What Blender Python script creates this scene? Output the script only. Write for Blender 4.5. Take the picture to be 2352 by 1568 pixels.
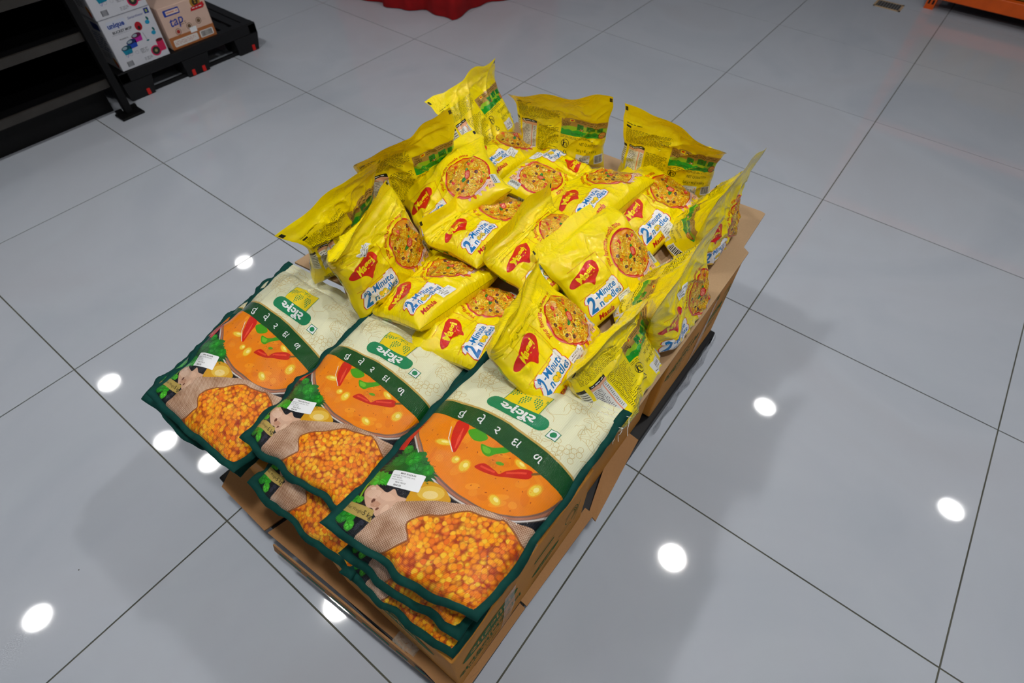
import bpy, bmesh, math, random
import numpy as np
from mathutils import Vector, Matrix, geometry

for o in list(bpy.data.objects): bpy.data.objects.remove(o)
SC = bpy.context.scene
COL = SC.collection

# ---------------------------------------------------------------- camera
cam_d = bpy.data.cameras.new('camera'); cam = bpy.data.objects.new('camera', cam_d); COL.objects.link(cam)
CAM = np.array([1.71864, 0.00184, 1.48000]); CAM_ROT = (0.672369, -0.018883, 0.653003)
FPX = 1288.81
cam.location = CAM; cam.rotation_euler = CAM_ROT
cam_d.sensor_width = 36.0; cam_d.lens = FPX * 36.0 / 2352.0; cam_d.clip_start = .02
cam_d.dof.use_dof = True; cam_d.dof.focus_distance = 1.22; cam_d.dof.aperture_fstop = 4.0
SC.camera = cam

# ---------------------------------------------------------------- world, lamps of the shop ceiling, exposure
LAMP_Z = 3.20
LAMPS = [(-3.7, 2.0), (-3.28, .13), (-2.27, .11), (-1.76, .23), (-1.66, -1.32), (.05, .12), (1.93, 2.02), (1.98, 3.9), (3.68, 3.9),
         (.06, 2.0), (.06, 3.9), (.06, -1.5), (1.95, .15), (1.95, -1.5), (3.68, 2.0), (3.68, .15)]
LAMP_R = .092
LAMP_L = {0: 240.0, 1: 40.0}          # the lamps above the display are stronger than those further off
BRIGHT = {5, 6, 12}
w = bpy.data.worlds.new('shop_air'); SC.world = w; w.use_nodes = True
w.node_tree.nodes['Background'].inputs[0].default_value = (.80, .86, 1.0, 1)
w.node_tree.nodes['Background'].inputs[1].default_value = .07
SC.view_settings.view_transform = 'Standard'; SC.view_settings.look = 'None'
SC.view_settings.gamma = 1.0; SC.view_settings.use_curve_mapping = False
SC.view_settings.exposure = 0.38

# ---------------------------------------------------------------- helpers
def lin(r, g=None, b=None):
    if g is None: r, g, b = r
    f = lambda c: (c / 255.0 / 12.92) if c <= 10.3 else ((c / 255.0 + .055) / 1.055) ** 2.4
    return (f(r), f(g), f(b))

def _euler(rx, ry, rz):
    return np.array(Matrix.Rotation(rz, 3, 'Z') @ Matrix.Rotation(ry, 3, 'Y') @ Matrix.Rotation(rx, 3, 'X'))
_R = _euler(*CAM_ROT)
def at(px, z):
    """the point at height z that the photograph shows at pixel px"""
    d = _R @ np.array([(px[0] - 1176) / FPX, (784 - px[1]) / FPX, -1.0])
    return CAM + d * ((z - CAM[2]) / d[2])

def tag(o, label=None, cat=None, group=None, kind=None):
    if label: o['label'] = label
    if cat: o['category'] = cat
    if group: o['group'] = group
    if kind: o['kind'] = kind
    return o

def empty(name, loc, rz=0.0):
    o = bpy.data.objects.new(name, None); COL.objects.link(o)
    o.location = loc; o.rotation_euler = (0, 0, rz); o.empty_display_size = .05
    return o

def link(name, me, mats, parent=None):
    o = bpy.data.objects.new(name, me); COL.objects.link(o)
    for m in mats: me.materials.append(m)
    if parent is not None: o.parent = parent
    return o

def mesh_np(name, V, F, cols=None, uvs=None, mi=None, smooth=None):
    """V Nx3, F list of index tuples, cols per face rgb, uvs per vertex, mi per face"""
    me = bpy.data.meshes.new(name)
    lens = np.array([len(f) for f in F], dtype=np.int32)
    flat = np.fromiter((i for f in F for i in f), dtype=np.int32, count=int(lens.sum()))
    me.vertices.add(len(V)); me.vertices.foreach_set('co', np.asarray(V, np.float32).ravel())
    me.loops.add(len(flat)); me.loops.foreach_set('vertex_index', flat)
    me.polygons.add(len(F))
    st = np.concatenate([[0], np.cumsum(lens)[:-1]]).astype(np.int32)
    me.polygons.foreach_set('loop_start', st)
    if mi is not None: me.polygons.foreach_set('material_index', np.asarray(mi, np.int32))
    if smooth is not None: me.polygons.foreach_set('use_smooth', np.asarray(smooth, bool))
    me.update(calc_edges=True)
    if cols is not None:
        a = me.color_attributes.new('print', 'FLOAT_COLOR', 'CORNER')
        c = np.ones((len(flat), 4), np.float32); c[:, :3] = np.repeat(np.asarray(cols, np.float32), lens, axis=0)
        a.data.foreach_set('color', c.ravel())
    if uvs is not None:
        u = me.uv_layers.new(name='design'); u.data.foreach_set('uv', np.asarray(uvs, np.float32)[flat].ravel())
    me.validate()
    return me

class MB:
    """collects boxes, tubes and sheets into one mesh"""
    def __init__(s): s.bm = bmesh.new()
    def box(s, lo, hi, bevel=0.0):
        r = bmesh.ops.create_cube(s.bm, size=1.0)
        for v in r['verts']:
            v.co = Vector([(lo[i] + hi[i]) / 2 + v.co[i] * (hi[i] - lo[i]) for i in range(3)])
        if bevel:
            es = list({e for v in r['verts'] for e in v.link_edges})
            bmesh.ops.bevel(s.bm, geom=es, offset=bevel, segments=2, profile=.5, affect='EDGES')
        return s
    def hexa(s, p):
        """eight corners, bottom ring then top ring"""
        v = [s.bm.verts.new(q) for q in p]
        for f in ((3, 2, 1, 0), (4, 5, 6, 7), (0, 1, 5, 4), (1, 2, 6, 5), (2, 3, 7, 6), (3, 0, 4, 7)):
            s.bm.faces.new([v[i] for i in f])
        return s
    def tube(s, pts, r, seg=8):
        pts = [Vector(p) for p in pts]; rings = []
        for i, p in enumerate(pts):
            d = (pts[min(i + 1, len(pts) - 1)] - pts[max(i - 1, 0)]).normalized()
            a = d.orthogonal().normalized() if abs(d.z) < .99 else Vector((1, 0, 0)); b = d.cross(a)
            if rings: 
                a = (pa - d * pa.dot(d)).normalized(); b = d.cross(a)
            pa = a
            rings.append([s.bm.verts.new(p + r * (a * math.cos(t) + b * math.sin(t))) for t in [2 * math.pi * k / seg for k in range(seg)]])
        for A, B in zip(rings, rings[1:]):
            for k in range(seg): s.bm.faces.new([A[k], A[(k + 1) % seg], B[(k + 1) % seg], B[k]])
        s.bm.faces.new(rings[0][::-1]); s.bm.faces.new(rings[-1])
        return s
    def lathe(s, c, prof, seg=40, caps=True):
        rings = []
        for r, z in prof:
            rings.append([s.bm.verts.new((c[0] + r * math.cos(t), c[1] + r * math.sin(t), c[2] + z)) for t in [2 * math.pi * k / seg for k in range(seg)]])
        for A, B in zip(rings, rings[1:]):
            for k in range(seg): s.bm.faces.new([A[k], A[(k + 1) % seg], B[(k + 1) % seg], B[k]])
        if caps: s.bm.faces.new(rings[0][::-1]); s.bm.faces.new(rings[-1])
        return s
    def sheet(s, top, thick, cuts=0):
        """a flat board from its outline (3d points, counter-clockwise from above)"""
        T = [s.bm.verts.new(p) for p in top]; B = [s.bm.verts.new((p[0], p[1], p[2] - thick)) for p in top]
        s.bm.faces.new(T); s.bm.faces.new(B[::-1])
        for i in range(len(T)):
            j = (i + 1) % len(T); s.bm.faces.new([T[i], B[i], B[j], T[j]])
        return s
    def build(s, name, mats, parent=None, smooth=False, uvbox=False):
        bmesh.ops.recalc_face_normals(s.bm, faces=s.bm.faces)
        me = bpy.data.meshes.new(name); s.bm.to_mesh(me); s.bm.free()
        if smooth:
            for p in me.polygons: p.use_smooth = True
        return link(name, me, mats if isinstance(mats, list) else [mats], parent)

# ---------------------------------------------------------------- materials
def new_mat(name):
    m = bpy.data.materials.new(name); m.use_nodes = True
    nt = m.node_tree; b = nt.nodes['Principled BSDF']
    return m, nt, b
def N(nt, t, **kw):
    n = nt.nodes.new(t)
    for k, v in kw.items():
        if k.startswith('i_'):
            key = k[2:]; key = int(key) if key.isdigit() else key.replace('_', ' ')
            n.inputs[key].default_value = v
        else: setattr(n, k, v)
    return n
def ramp(nt, stops):
    r = N(nt, 'ShaderNodeValToRGB'); e = r.color_ramp.elements
    while len(e) < len(stops): e.new(.5)
    for el, (p, c) in zip(e, stops): el.position = p; el.color = (c[0], c[1], c[2], 1)
    return r

def plain(name, col, rough=.5, spec=.5, metal=0.0, noise=0.0, nscale=30, bump=0.0):
    m, nt, b = new_mat(name)
    b.inputs['Roughness'].default_value = rough; b.inputs['Metallic'].default_value = metal
    b.inputs['Specular IOR Level'].default_value = spec
    tc = N(nt, 'ShaderNodeTexCoord'); nz = N(nt, 'ShaderNodeTexNoise', i_Scale=nscale, i_Detail=4)
    nt.links.new(tc.outputs['Object'], nz.inputs['Vector'])
    c = np.array(col)
    r = ramp(nt, [(.3, c * (1 - noise)), (.7, np.clip(c * (1 + noise), 0, 1))])
    nt.links.new(nz.outputs['Fac'], r.inputs[0]); nt.links.new(r.outputs[0], b.inputs['Base Color'])
    if bump:
        bp = N(nt, 'ShaderNodeBump', i_Strength=bump, i_Distance=.002)
        nt.links.new(nz.outputs['Fac'], bp.inputs['Height']); nt.links.new(bp.outputs[0], b.inputs['Normal'])
    return m

def mat_film():
    """glossy printed packaging film: colour comes from the print, crinkles from the shader"""
    m, nt, b = new_mat('printed_film')
    at_ = N(nt, 'ShaderNodeAttribute', attribute_name='print'); nt.links.new(at_.outputs['Color'], b.inputs['Base Color'])
    b.inputs['Roughness'].default_value = .3; b.inputs['Specular IOR Level'].default_value = .15
    uv = N(nt, 'ShaderNodeUVMap', uv_map='design')
    wob = N(nt, 'ShaderNodeTexNoise', i_Scale=22.0, i_Detail=2); nt.links.new(uv.outputs[0], wob.inputs['Vector'])
    mx = N(nt, 'ShaderNodeMix', data_type='RGBA', blend_type='ADD'); mx.inputs[0].default_value = .035
    nt.links.new(uv.outputs[0], mx.inputs[6]); nt.links.new(wob.outputs['Color'], mx.inputs[7])
    v = N(nt, 'ShaderNodeTexVoronoi', feature='DISTANCE_TO_EDGE', i_Scale=62.0); nt.links.new(mx.outputs[2], v.inputs['Vector'])
    n2 = N(nt, 'ShaderNodeTexNoise', i_Scale=150.0, i_Detail=3, i_Distortion=1.2); nt.links.new(uv.outputs[0], n2.inputs['Vector'])
    msk = N(nt, 'ShaderNodeTexNoise', i_Scale=9.0, i_Detail=1); nt.links.new(uv.outputs[0], msk.inputs['Vector'])
    mr = N(nt, 'ShaderNodeMapRange', i_1=.42, i_2=.68); nt.links.new(msk.outputs['Fac'], mr.inputs[0])
    rs = ramp(nt, [(0, (1, 1, 1)), (.16, (0, 0, 0))]); nt.links.new(v.outputs['Distance'], rs.inputs[0])
    mu = N(nt, 'ShaderNodeMath', operation='MULTIPLY'); nt.links.new(rs.outputs[0], mu.inputs[0]); nt.links.new(mr.outputs[0], mu.inputs[1])
    ad = N(nt, 'ShaderNodeMath', operation='MULTIPLY_ADD'); nt.links.new(n2.outputs['Fac'], ad.inputs[0]); ad.inputs[1].default_value = .45
    nt.links.new(mu.outputs[0], ad.inputs[2])
    bp = N(nt, 'ShaderNodeBump', i_Strength=.28, i_Distance=.0014); nt.links.new(ad.outputs[0], bp.inputs['Height'])
    nt.links.new(bp.outputs[0], b.inputs['Normal'])
    n3 = N(nt, 'ShaderNodeTexNoise', i_Scale=95.0, i_Detail=2, i_Distortion=2.2); nt.links.new(uv.outputs[0], n3.inputs['Vector'])
    a3 = N(nt, 'ShaderNodeMath', operation='MULTIPLY_ADD'); nt.links.new(n3.outputs['Fac'], a3.inputs[0]); a3.inputs[1].default_value = 1.0
    nt.links.new(mu.outputs[0], a3.inputs[2])
    b3 = N(nt, 'ShaderNodeBump', i_Strength=1.0, i_Distance=.0022); nt.links.new(a3.outputs[0], b3.inputs['Height'])
    b.inputs['Coat Weight'].default_value = 1.0; b.inputs['Coat Roughness'].default_value = .035; b.inputs['Coat IOR'].default_value = 1.5
    nt.links.new(b3.outputs[0], b.inputs['Coat Normal'])
    return m

def woven_bump(nt, b, uv, s=.5):
    """laminated woven sack: fine tape weave that breaks highlights into dashes"""
    w1 = N(nt, 'ShaderNodeTexWave', wave_type='BANDS', bands_direction='X', i_Scale=105.0, i_Distortion=.6); nt.links.new(uv.outputs[0], w1.inputs['Vector'])
    w2 = N(nt, 'ShaderNodeTexWave', wave_type='BANDS', bands_direction='Y', i_Scale=150.0, i_Distortion=.6); nt.links.new(uv.outputs[0], w2.inputs['Vector'])
    a = N(nt, 'ShaderNodeMath', operation='MULTIPLY'); nt.links.new(w1.outputs['Fac'], a.inputs[0]); nt.links.new(w2.outputs['Fac'], a.inputs[1])
    n2 = N(nt, 'ShaderNodeTexNoise', i_Scale=55.0, i_Detail=3, i_Distortion=.8); nt.links.new(uv.outputs[0], n2.inputs['Vector'])
    ad = N(nt, 'ShaderNodeMath', operation='MULTIPLY_ADD'); nt.links.new(n2.outputs['Fac'], ad.inputs[0]); ad.inputs[1].default_value = 2.4
    nt.links.new(a.outputs[0], ad.inputs[2])
    bp = N(nt, 'ShaderNodeBump', i_Strength=s, i_Distance=.0010); nt.links.new(ad.outputs[0], bp.inputs['Height'])
    nt.links.new(bp.outputs[0], b.inputs['Normal'])
    b3 = N(nt, 'ShaderNodeBump', i_Strength=1.0, i_Distance=.0014); nt.links.new(ad.outputs[0], b3.inputs['Height'])
    b.inputs['Coat Weight'].default_value = 1.0; b.inputs['Coat Roughness'].default_value = .05; b.inputs['Coat IOR'].default_value = 1.5
    nt.links.new(b3.outputs[0], b.inputs['Coat Normal']); b.inputs['Specular IOR Level'].default_value = .12

def mat_sack():
    m, nt, b = new_mat('printed_woven_sack')
    at_ = N(nt, 'ShaderNodeAttribute', attribute_name='print'); nt.links.new(at_.outputs['Color'], b.inputs['Base Color'])
    b.inputs['Roughness'].default_value = .3
    woven_bump(nt, b, N(nt, 'ShaderNodeUVMap', uv_map='design'))
    return m

def mat_lentils():
    m, nt, b = new_mat('lentil_print')
    uv = N(nt, 'ShaderNodeUVMap', uv_map='design')
    wob = N(nt, 'ShaderNodeTexNoise', i_Scale=60.0, i_Detail=2); nt.links.new(uv.outputs[0], wob.inputs['Vector'])
    mxv = N(nt, 'ShaderNodeMix', data_type='RGBA', blend_type='ADD'); mxv.inputs[0].default_value = .004
    nt.links.new(uv.outputs[0], mxv.inputs[6]); nt.links.new(wob.outputs['Color'], mxv.inputs[7])
    def layer(off, scale):
        mp = N(nt, 'ShaderNodeMapping'); mp.inputs['Location'].default_value = off
        nt.links.new(mxv.outputs[2], mp.inputs['Vector'])
        v = N(nt, 'ShaderNodeTexVoronoi', feature='F1', i_Scale=scale); nt.links.new(mp.outputs[0], v.inputs['Vector'])
        sep = N(nt, 'ShaderNodeSeparateColor'); nt.links.new(v.outputs['Color'], sep.inputs[0])
        c = ramp(nt, [(0, lin(240, 112, 0)), (.3, lin(252, 146, 0)), (.7, lin(255, 172, 0)), (1, lin(255, 206, 40))])
        nt.links.new(sep.outputs[0], c.inputs[0])
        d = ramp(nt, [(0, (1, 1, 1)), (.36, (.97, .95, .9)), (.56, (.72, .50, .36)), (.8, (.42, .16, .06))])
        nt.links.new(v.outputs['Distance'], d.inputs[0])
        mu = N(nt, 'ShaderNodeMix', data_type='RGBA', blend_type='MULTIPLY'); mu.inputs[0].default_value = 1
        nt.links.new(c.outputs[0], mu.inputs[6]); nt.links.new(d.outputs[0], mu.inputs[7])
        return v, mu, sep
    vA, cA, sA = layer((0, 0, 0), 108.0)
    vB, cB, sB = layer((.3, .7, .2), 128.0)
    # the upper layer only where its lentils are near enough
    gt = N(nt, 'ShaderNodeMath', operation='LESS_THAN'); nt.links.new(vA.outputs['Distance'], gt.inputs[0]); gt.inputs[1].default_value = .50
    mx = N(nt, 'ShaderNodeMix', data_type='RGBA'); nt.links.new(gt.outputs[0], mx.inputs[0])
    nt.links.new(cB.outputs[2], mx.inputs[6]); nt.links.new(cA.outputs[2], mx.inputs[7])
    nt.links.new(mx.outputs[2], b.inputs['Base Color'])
    b.inputs['Roughness'].default_value = .3
    woven_bump(nt, b, uv, .5)
    return m

def mat_burlap():
    m, nt, b = new_mat('burlap_print')
    uv = N(nt, 'ShaderNodeUVMap', uv_map='design')
    mp = N(nt, 'ShaderNodeMapping'); mp.inputs['Rotation'].default_value = (0, 0, .5); nt.links.new(uv.outputs[0], mp.inputs['Vector'])
    w1 = N(nt, 'ShaderNodeTexWave', bands_direction='X', i_Scale=115.0, i_Distortion=1.5); w1.inputs['Detail Scale'].default_value = 2
    w2 = N(nt, 'ShaderNodeTexWave', bands_direction='Y', i_Scale=115.0, i_Distortion=1.5)
    nt.links.new(mp.outputs[0], w1.inputs['Vector']); nt.links.new(mp.outputs[0], w2.inputs['Vector'])
    a = N(nt, 'ShaderNodeMath', operation='ADD'); nt.links.new(w1.outputs['Fac'], a.inputs[0]); nt.links.new(w2.outputs['Fac'], a.inputs[1])
    h = N(nt, 'ShaderNodeMath', operation='MULTIPLY'); nt.links.new(a.outputs[0], h.inputs[0]); h.inputs[1].default_value = .5
    big = N(nt, 'ShaderNodeTexNoise', i_Scale=26.0, i_Detail=3); nt.links.new(uv.outputs[0], big.inputs['Vector'])
    mm = N(nt, 'ShaderNodeMath', operation='MULTIPLY_ADD'); nt.links.new(big.outputs['Fac'], mm.inputs[0]); mm.inputs[1].default_value = .8
    hh = N(nt, 'ShaderNodeMath', operation='MULTIPLY_ADD'); nt.links.new(h.outputs[0], hh.inputs[0]); hh.inputs[1].default_value = .5; hh.inputs[2].default_value = -.12
    nt.links.new(hh.outputs[0], mm.inputs[2])
    c = ramp(nt, [(.28, lin(128, 84, 56)), (.50, lin(186, 146, 116)), (.72, lin(214, 182, 158)), (.9, lin(232, 210, 192))])
    nt.links.new(mm.outputs[0], c.inputs[0]); nt.links.new(c.outputs[0], b.inputs['Base Color'])
    b.inputs['Roughness'].default_value = .3
    woven_bump(nt, b, uv, .5)
    return m

def mat_floor():
    m, nt, b = new_mat('polished_floor_tile')
    tc = N(nt, 'ShaderNodeTexCoord')
    n1 = N(nt, 'ShaderNodeTexNoise', i_Scale=1.1, i_Detail=6, i_Distortion=1.4); nt.links.new(tc.outputs['Object'], n1.inputs['Vector'])
    r = ramp(nt, [(.3, lin(180, 187, 198)), (.5, lin(188, 194, 204)), (.72, lin(185, 189, 198))]); nt.links.new(n1.outputs['Fac'], r.inputs[0])
    # specks of dirt
    v = N(nt, 'ShaderNodeTexVoronoi', i_Scale=7.0); nt.links.new(tc.outputs['Object'], v.inputs['Vector'])
    sp = N(nt, 'ShaderNodeMath', operation='LESS_THAN'); nt.links.new(v.outputs['Distance'], sp.inputs[0]); sp.inputs[1].default_value = .011
    mx = N(nt, 'ShaderNodeMix', data_type='RGBA'); mx.inputs[7].default_value = (.09, .085, .075, 1)
    nt.links.new(sp.outputs[0], mx.inputs[0]); nt.links.new(r.outputs[0], mx.inputs[6]); nt.links.new(mx.outputs[2], b.inputs['Base Color'])
    b.inputs['Roughness'].default_value = .045; b.inputs['Specular IOR Level'].default_value = .55
    n2 = N(nt, 'ShaderNodeTexNoise', i_Scale=2.3, i_Detail=2); nt.links.new(tc.outputs['Object'], n2.inputs['Vector'])
    bp = N(nt, 'ShaderNodeBump', i_Strength=.05, i_Distance=.01); nt.links.new(n2.outputs['Fac'], bp.inputs['Height'])
    nt.links.new(bp.outputs[0], b.inputs['Normal'])
    return m

def mat_card(name, c, streak=.10):
    m, nt, b = new_mat(name)
    tc = N(nt, 'ShaderNodeTexCoord')
    n1 = N(nt, 'ShaderNodeTexNoise', i_Scale=5.0, i_Detail=5); nt.links.new(tc.outputs['Object'], n1.inputs['Vector'])
    n2 = N(nt, 'ShaderNodeTexNoise', i_Scale=220.0, i_Detail=3); nt.links.new(tc.outputs['Object'], n2.inputs['Vector'])
    mm = N(nt, 'ShaderNodeMath', operation='MULTIPLY_ADD'); nt.links.new(n2.outputs['Fac'], mm.inputs[0]); mm.inputs[1].default_value = .5; nt.links.new(n1.outputs['Fac'], mm.inputs[2])
    c = np.array(c)
    r = ramp(nt, [(.45, c * (1 - streak)), (.75, c), (1.0, np.clip(c * (1 + streak), 0, 1))]); nt.links.new(mm.outputs[0], r.inputs[0])
    nt.links.new(r.outputs[0], b.inputs['Base Color']); b.inputs['Roughness'].default_value = .72; b.inputs['Specular IOR Level'].default_value = .25
    bp = N(nt, 'ShaderNodeBump', i_Strength=.15, i_Distance=.001); nt.links.new(n2.outputs['Fac'], bp.inputs['Height']); nt.links.new(bp.outputs[0], b.inputs['Normal'])
    return m

def mat_print(name, rough=.45, spec=.4):
    m, nt, b = new_mat(name)
    at_ = N(nt, 'ShaderNodeAttribute', attribute_name='print'); nt.links.new(at_.outputs['Color'], b.inputs['Base Color'])
    b.inputs['Roughness'].default_value = rough; b.inputs['Specular IOR Level'].default_value = spec
    return m

def mat_clear(name, col, alpha, rough=.12):
    m, nt, b = new_mat(name)
    tc = N(nt, 'ShaderNodeTexCoord'); nz = N(nt, 'ShaderNodeTexNoise', i_Scale=45.0, i_Detail=4, i_Distortion=1.5)
    nt.links.new(tc.outputs['Object'], nz.inputs['Vector'])
    mr = N(nt, 'ShaderNodeMapRange', i_1=.3, i_2=.75, i_3=alpha * .6, i_4=min(1, alpha * 1.5)); nt.links.new(nz.outputs['Fac'], mr.inputs[0])
    nt.links.new(mr.outputs[0], b.inputs['Alpha'])
    bp = N(nt, 'ShaderNodeBump', i_Strength=.6, i_Distance=.002); nt.links.new(nz.outputs['Fac'], bp.inputs['Height']); nt.links.new(bp.outputs[0], b.inputs['Normal'])
    b.inputs['Base Color'].default_value = (*col, 1); b.inputs['Roughness'].default_value = rough
    return m

M_FILM = mat_film(); M_SACK = mat_sack(); M_LENT = mat_lentils(); M_BURL = mat_burlap(); M_FLOOR = mat_floor()
M_BIND = plain('dark_green_binding_tape', lin(4, 62, 56), .8, .2, noise=.18, nscale=60, bump=.25)
M_GROUT = plain('tile_grout', lin(84, 84, 74), .8, .2, noise=.25, nscale=6)
M_CARTON = mat_card('golden_carton_board', lin(206, 140, 56)); M_BROWN = mat_card('brown_corrugated_board', lin(158, 116, 74))
M_KRAFT = mat_card('kraft_board', lin(176, 146, 112))
M_PRINT = mat_print('carton_ink', .7, .2); M_LABEL = mat_print('paper_label', .38, .45); M_BOXPRINT = mat_print('box_print', .42, .4)
M_BLACK = plain('black_plastic', lin(16, 16, 19), .45, .3, noise=.15, nscale=25)
M_SHELF = plain('black_painted_steel', lin(7, 7, 9), .5, .25, noise=.2, nscale=8)
M_LIP = plain('grey_shelf_edge', lin(52, 49, 46), .5, .4, noise=.2, nscale=12)
M_REDP = plain('red_plug', lin(214, 24, 14), .4); M_RED = plain('red_cloth', lin(150, 4, 10), .75, .3, noise=.15, nscale=14, bump=.1)
M_ORANGE = plain('orange_painted_steel', lin(226, 92, 18), .42, .4, noise=.12, nscale=9)
M_THREAD = plain('white_thread', lin(232, 232, 226), .7); M_METAL = plain('stainless_drain', lin(150, 146, 140), .35, .5, .8, .2, 20)
M_CEIL = plain('grey_ceiling', lin(70, 72, 76), .9, .1); M_TRIM = plain('white_lamp_rim', lin(235, 235, 235), .4)
M_TAPE = mat_clear('clear_packing_tape', lin(226, 214, 196), .42); M_WRAP = mat_clear('grey_stretch_film', lin(190, 194, 202), .5, .2)
def mat_lamp(k):
    m, nt, b = new_mat('lamp_diffuser')
    b.inputs['Emission Color'].default_value = (1.0, .985, .96, 1); b.inputs['Emission Strength'].default_value = LAMP_L[k]
    return m
M_LAMP = [mat_lamp(0), mat_lamp(1)]


# ---------------------------------------------------------------- surfaces
def vnoise(x, y, seed):
    """smooth value noise in 0..1 on numpy arrays"""
    t = np.random.RandomState(seed).rand(64, 64)
    xi = np.floor(x).astype(int); yi = np.floor(y).astype(int)
    fx = x - xi; fy = y - yi
    fx = fx * fx * fx * (fx * (fx * 6 - 15) + 10); fy = fy * fy * fy * (fy * (fy * 6 - 15) + 10)
    a = t[xi % 64, yi % 64]; b = t[(xi + 1) % 64, yi % 64]
    c = t[xi % 64, (yi + 1) % 64]; d = t[(xi + 1) % 64, (yi + 1) % 64]
    return (a * (1 - fx) + b * fx) * (1 - fy) + (c * (1 - fx) + d * fx) * fy

def ridge(x, y, seed):
    return (1 - np.abs(2 * vnoise(x, y, seed) - 1)) ** 3

PW, PH, HINGE = 0.285, 0.248, 0.72

class PouchSurf:
    """noodle pouch: six control points (bottom, hinge and top row; left, right), thickness, wrinkles"""
    def __init__(self, c, T, seed, stand):
        self.c = np.array(c, float).reshape(3, 2, 3); self.T, self.Tb = (T if isinstance(T, tuple) else (T, T)); self.seed = seed; self.stand = stand
    def _mid(self, u, v):
        c = self.c
        def lin(vv):
            t1 = (vv / HINGE)[..., None]; t2 = ((vv - HINGE) / (1 - HINGE))[..., None]
            L1 = c[0, 0] * (1 - t1) + c[1, 0] * t1; R1 = c[0, 1] * (1 - t1) + c[1, 1] * t1
            L2 = c[1, 0] * (1 - t2) + c[2, 0] * t2; R2 = c[1, 1] * (1 - t2) + c[2, 1] * t2
            m = (vv < HINGE)[..., None]; uu = u[..., None]
            return np.where(m, L1 * (1 - uu) + R1 * uu, L2 * (1 - uu) + R2 * uu)
        d = 0.13
        w = np.clip(np.minimum(v, 1 - v) / d, 0, 1) * d
        return sum(lin(v + k * w) * a for k, a in ((-1, .15), (-.5, .22), (0, .26), (.5, .22), (1, .15)))
    def base(self, u, v):
        s = self.seed; rs = np.random.RandomState(s); o = rs.rand(12) * 40
        e = 1e-3
        P = self._mid(u, v)
        du = self._mid(u + e, v) - P; dv = self._mid(u, v + e) - P
        n = np.cross(du, dv); n /= np.linalg.norm(n, axis=-1)[..., None] + 1e-12
        eu = du / (np.linalg.norm(du, axis=-1)[..., None] + 1e-12); ev = dv / (np.linalg.norm(dv, axis=-1)[..., None] + 1e-12)
        x, y = u * PW, v * PH
        # film shrinks where the bag is full; outline wanders a little
        ed = np.clip(1 - 4 * u * (1 - u), 0, 1) ** 2
        side = np.sign(u - .5) * ed
        P = P + eu * (side * (-.010 * np.sin(np.pi * np.clip(v / .85, 0, 1)) + .010 * (vnoise(y * 28 + o[0], u * 0 + o[1], s) - .5)))[..., None]
        tp = np.clip((v - .86) / .14, 0, 1)
        P = P + ev * (tp * .016 * (vnoise(x * 18 + o[2], v * 0 + o[3], s + 1) - .5))[..., None]
        # flap waves, slow bend of the whole bag
        fl = np.clip((v - .68) / .3, 0, 1)
        P = P + n * (fl * .026 * (vnoise(x * 13 + o[4], y * 9 + o[5], s + 2) - .5) + .012 * (vnoise(x * 7 + o[6], y * 7 + o[7], s + 3) - .5))[..., None]
        return P, n
    def both(self, u, v):
        s = self.seed; rs = np.random.RandomState(s + 50); o = rs.rand(24) * 40
        P, n = self.base(u, v)
        x, y = u * PW, v * PH
        e4 = np.clip(1 - np.abs(2 * u - 1) ** 3.2, 0, 1) ** .55
        if self.stand:      # bottom gusset, then a wedge up to the seal
            t = np.clip(v / .13, 0, 1)
            b = e4 * np.sqrt(np.clip(1 - (1 - t) ** 2, 0, 1)) * np.clip(1 - np.clip((v - .10) / .78, 0, 1), 0, 1) ** .9
        else:
            w = np.clip(v / .86, 0, 1) ** .75
            b = e4 * np.clip(1 - np.abs(2 * w - 1) ** 2.8, 0, 1) ** .5
        wr = []
        for q in (0, 1):
            oo = o[q * 12:]
            a = oo[0] / 40 * 3.14
            xr = x * np.cos(a) + y * np.sin(a); yr = -x * np.sin(a) + y * np.cos(a)
            f = .0062 * (ridge(xr * 26 + oo[1], yr * 11 + oo[2], s + 5 + q) - .5)
            a2 = a + 1.2
            xr = x * np.cos(a2) + y * np.sin(a2); yr = -x * np.sin(a2) + y * np.cos(a2)
            f = f + .0046 * (ridge(xr * 40 + oo[3], yr * 17 + oo[4], s + 9 + q) - .5)
            f = f + .0022 * (vnoise(x * 60 + oo[5], y * 60 + oo[6], s + 13 + q) - .5)
            f = f + .0100 * (vnoise(x * 15 + oo[7], y * 16 + oo[8], s + 15 + q) - .5)
            m = np.clip(np.minimum.reduce([u, 1 - u, v, 1 - v]) / .10, 0, 1)
            wr.append(f * m * np.where(v > .82, .45, 1.0))
        thin = .0004 * np.clip((1 - v) / .03, 0, 1) * np.clip(np.minimum(u, 1 - u) / .02, 0, 1)
        fl = np.clip((v - .8) / .08, 0, 1)
        h0 = self.T / 2 * b + thin + wr[0] * (1 - fl) + wr[0] * fl
        h1 = self.Tb / 2 * b + thin + wr[1] * (1 - fl) - wr[0] * fl
        lo = np.minimum(h0, -h1 + .0003)
        front = P + n * h0[..., None]
        back = P - n * np.maximum(h1, -h0 + .0003)[..., None]
        return front, back, n

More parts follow.
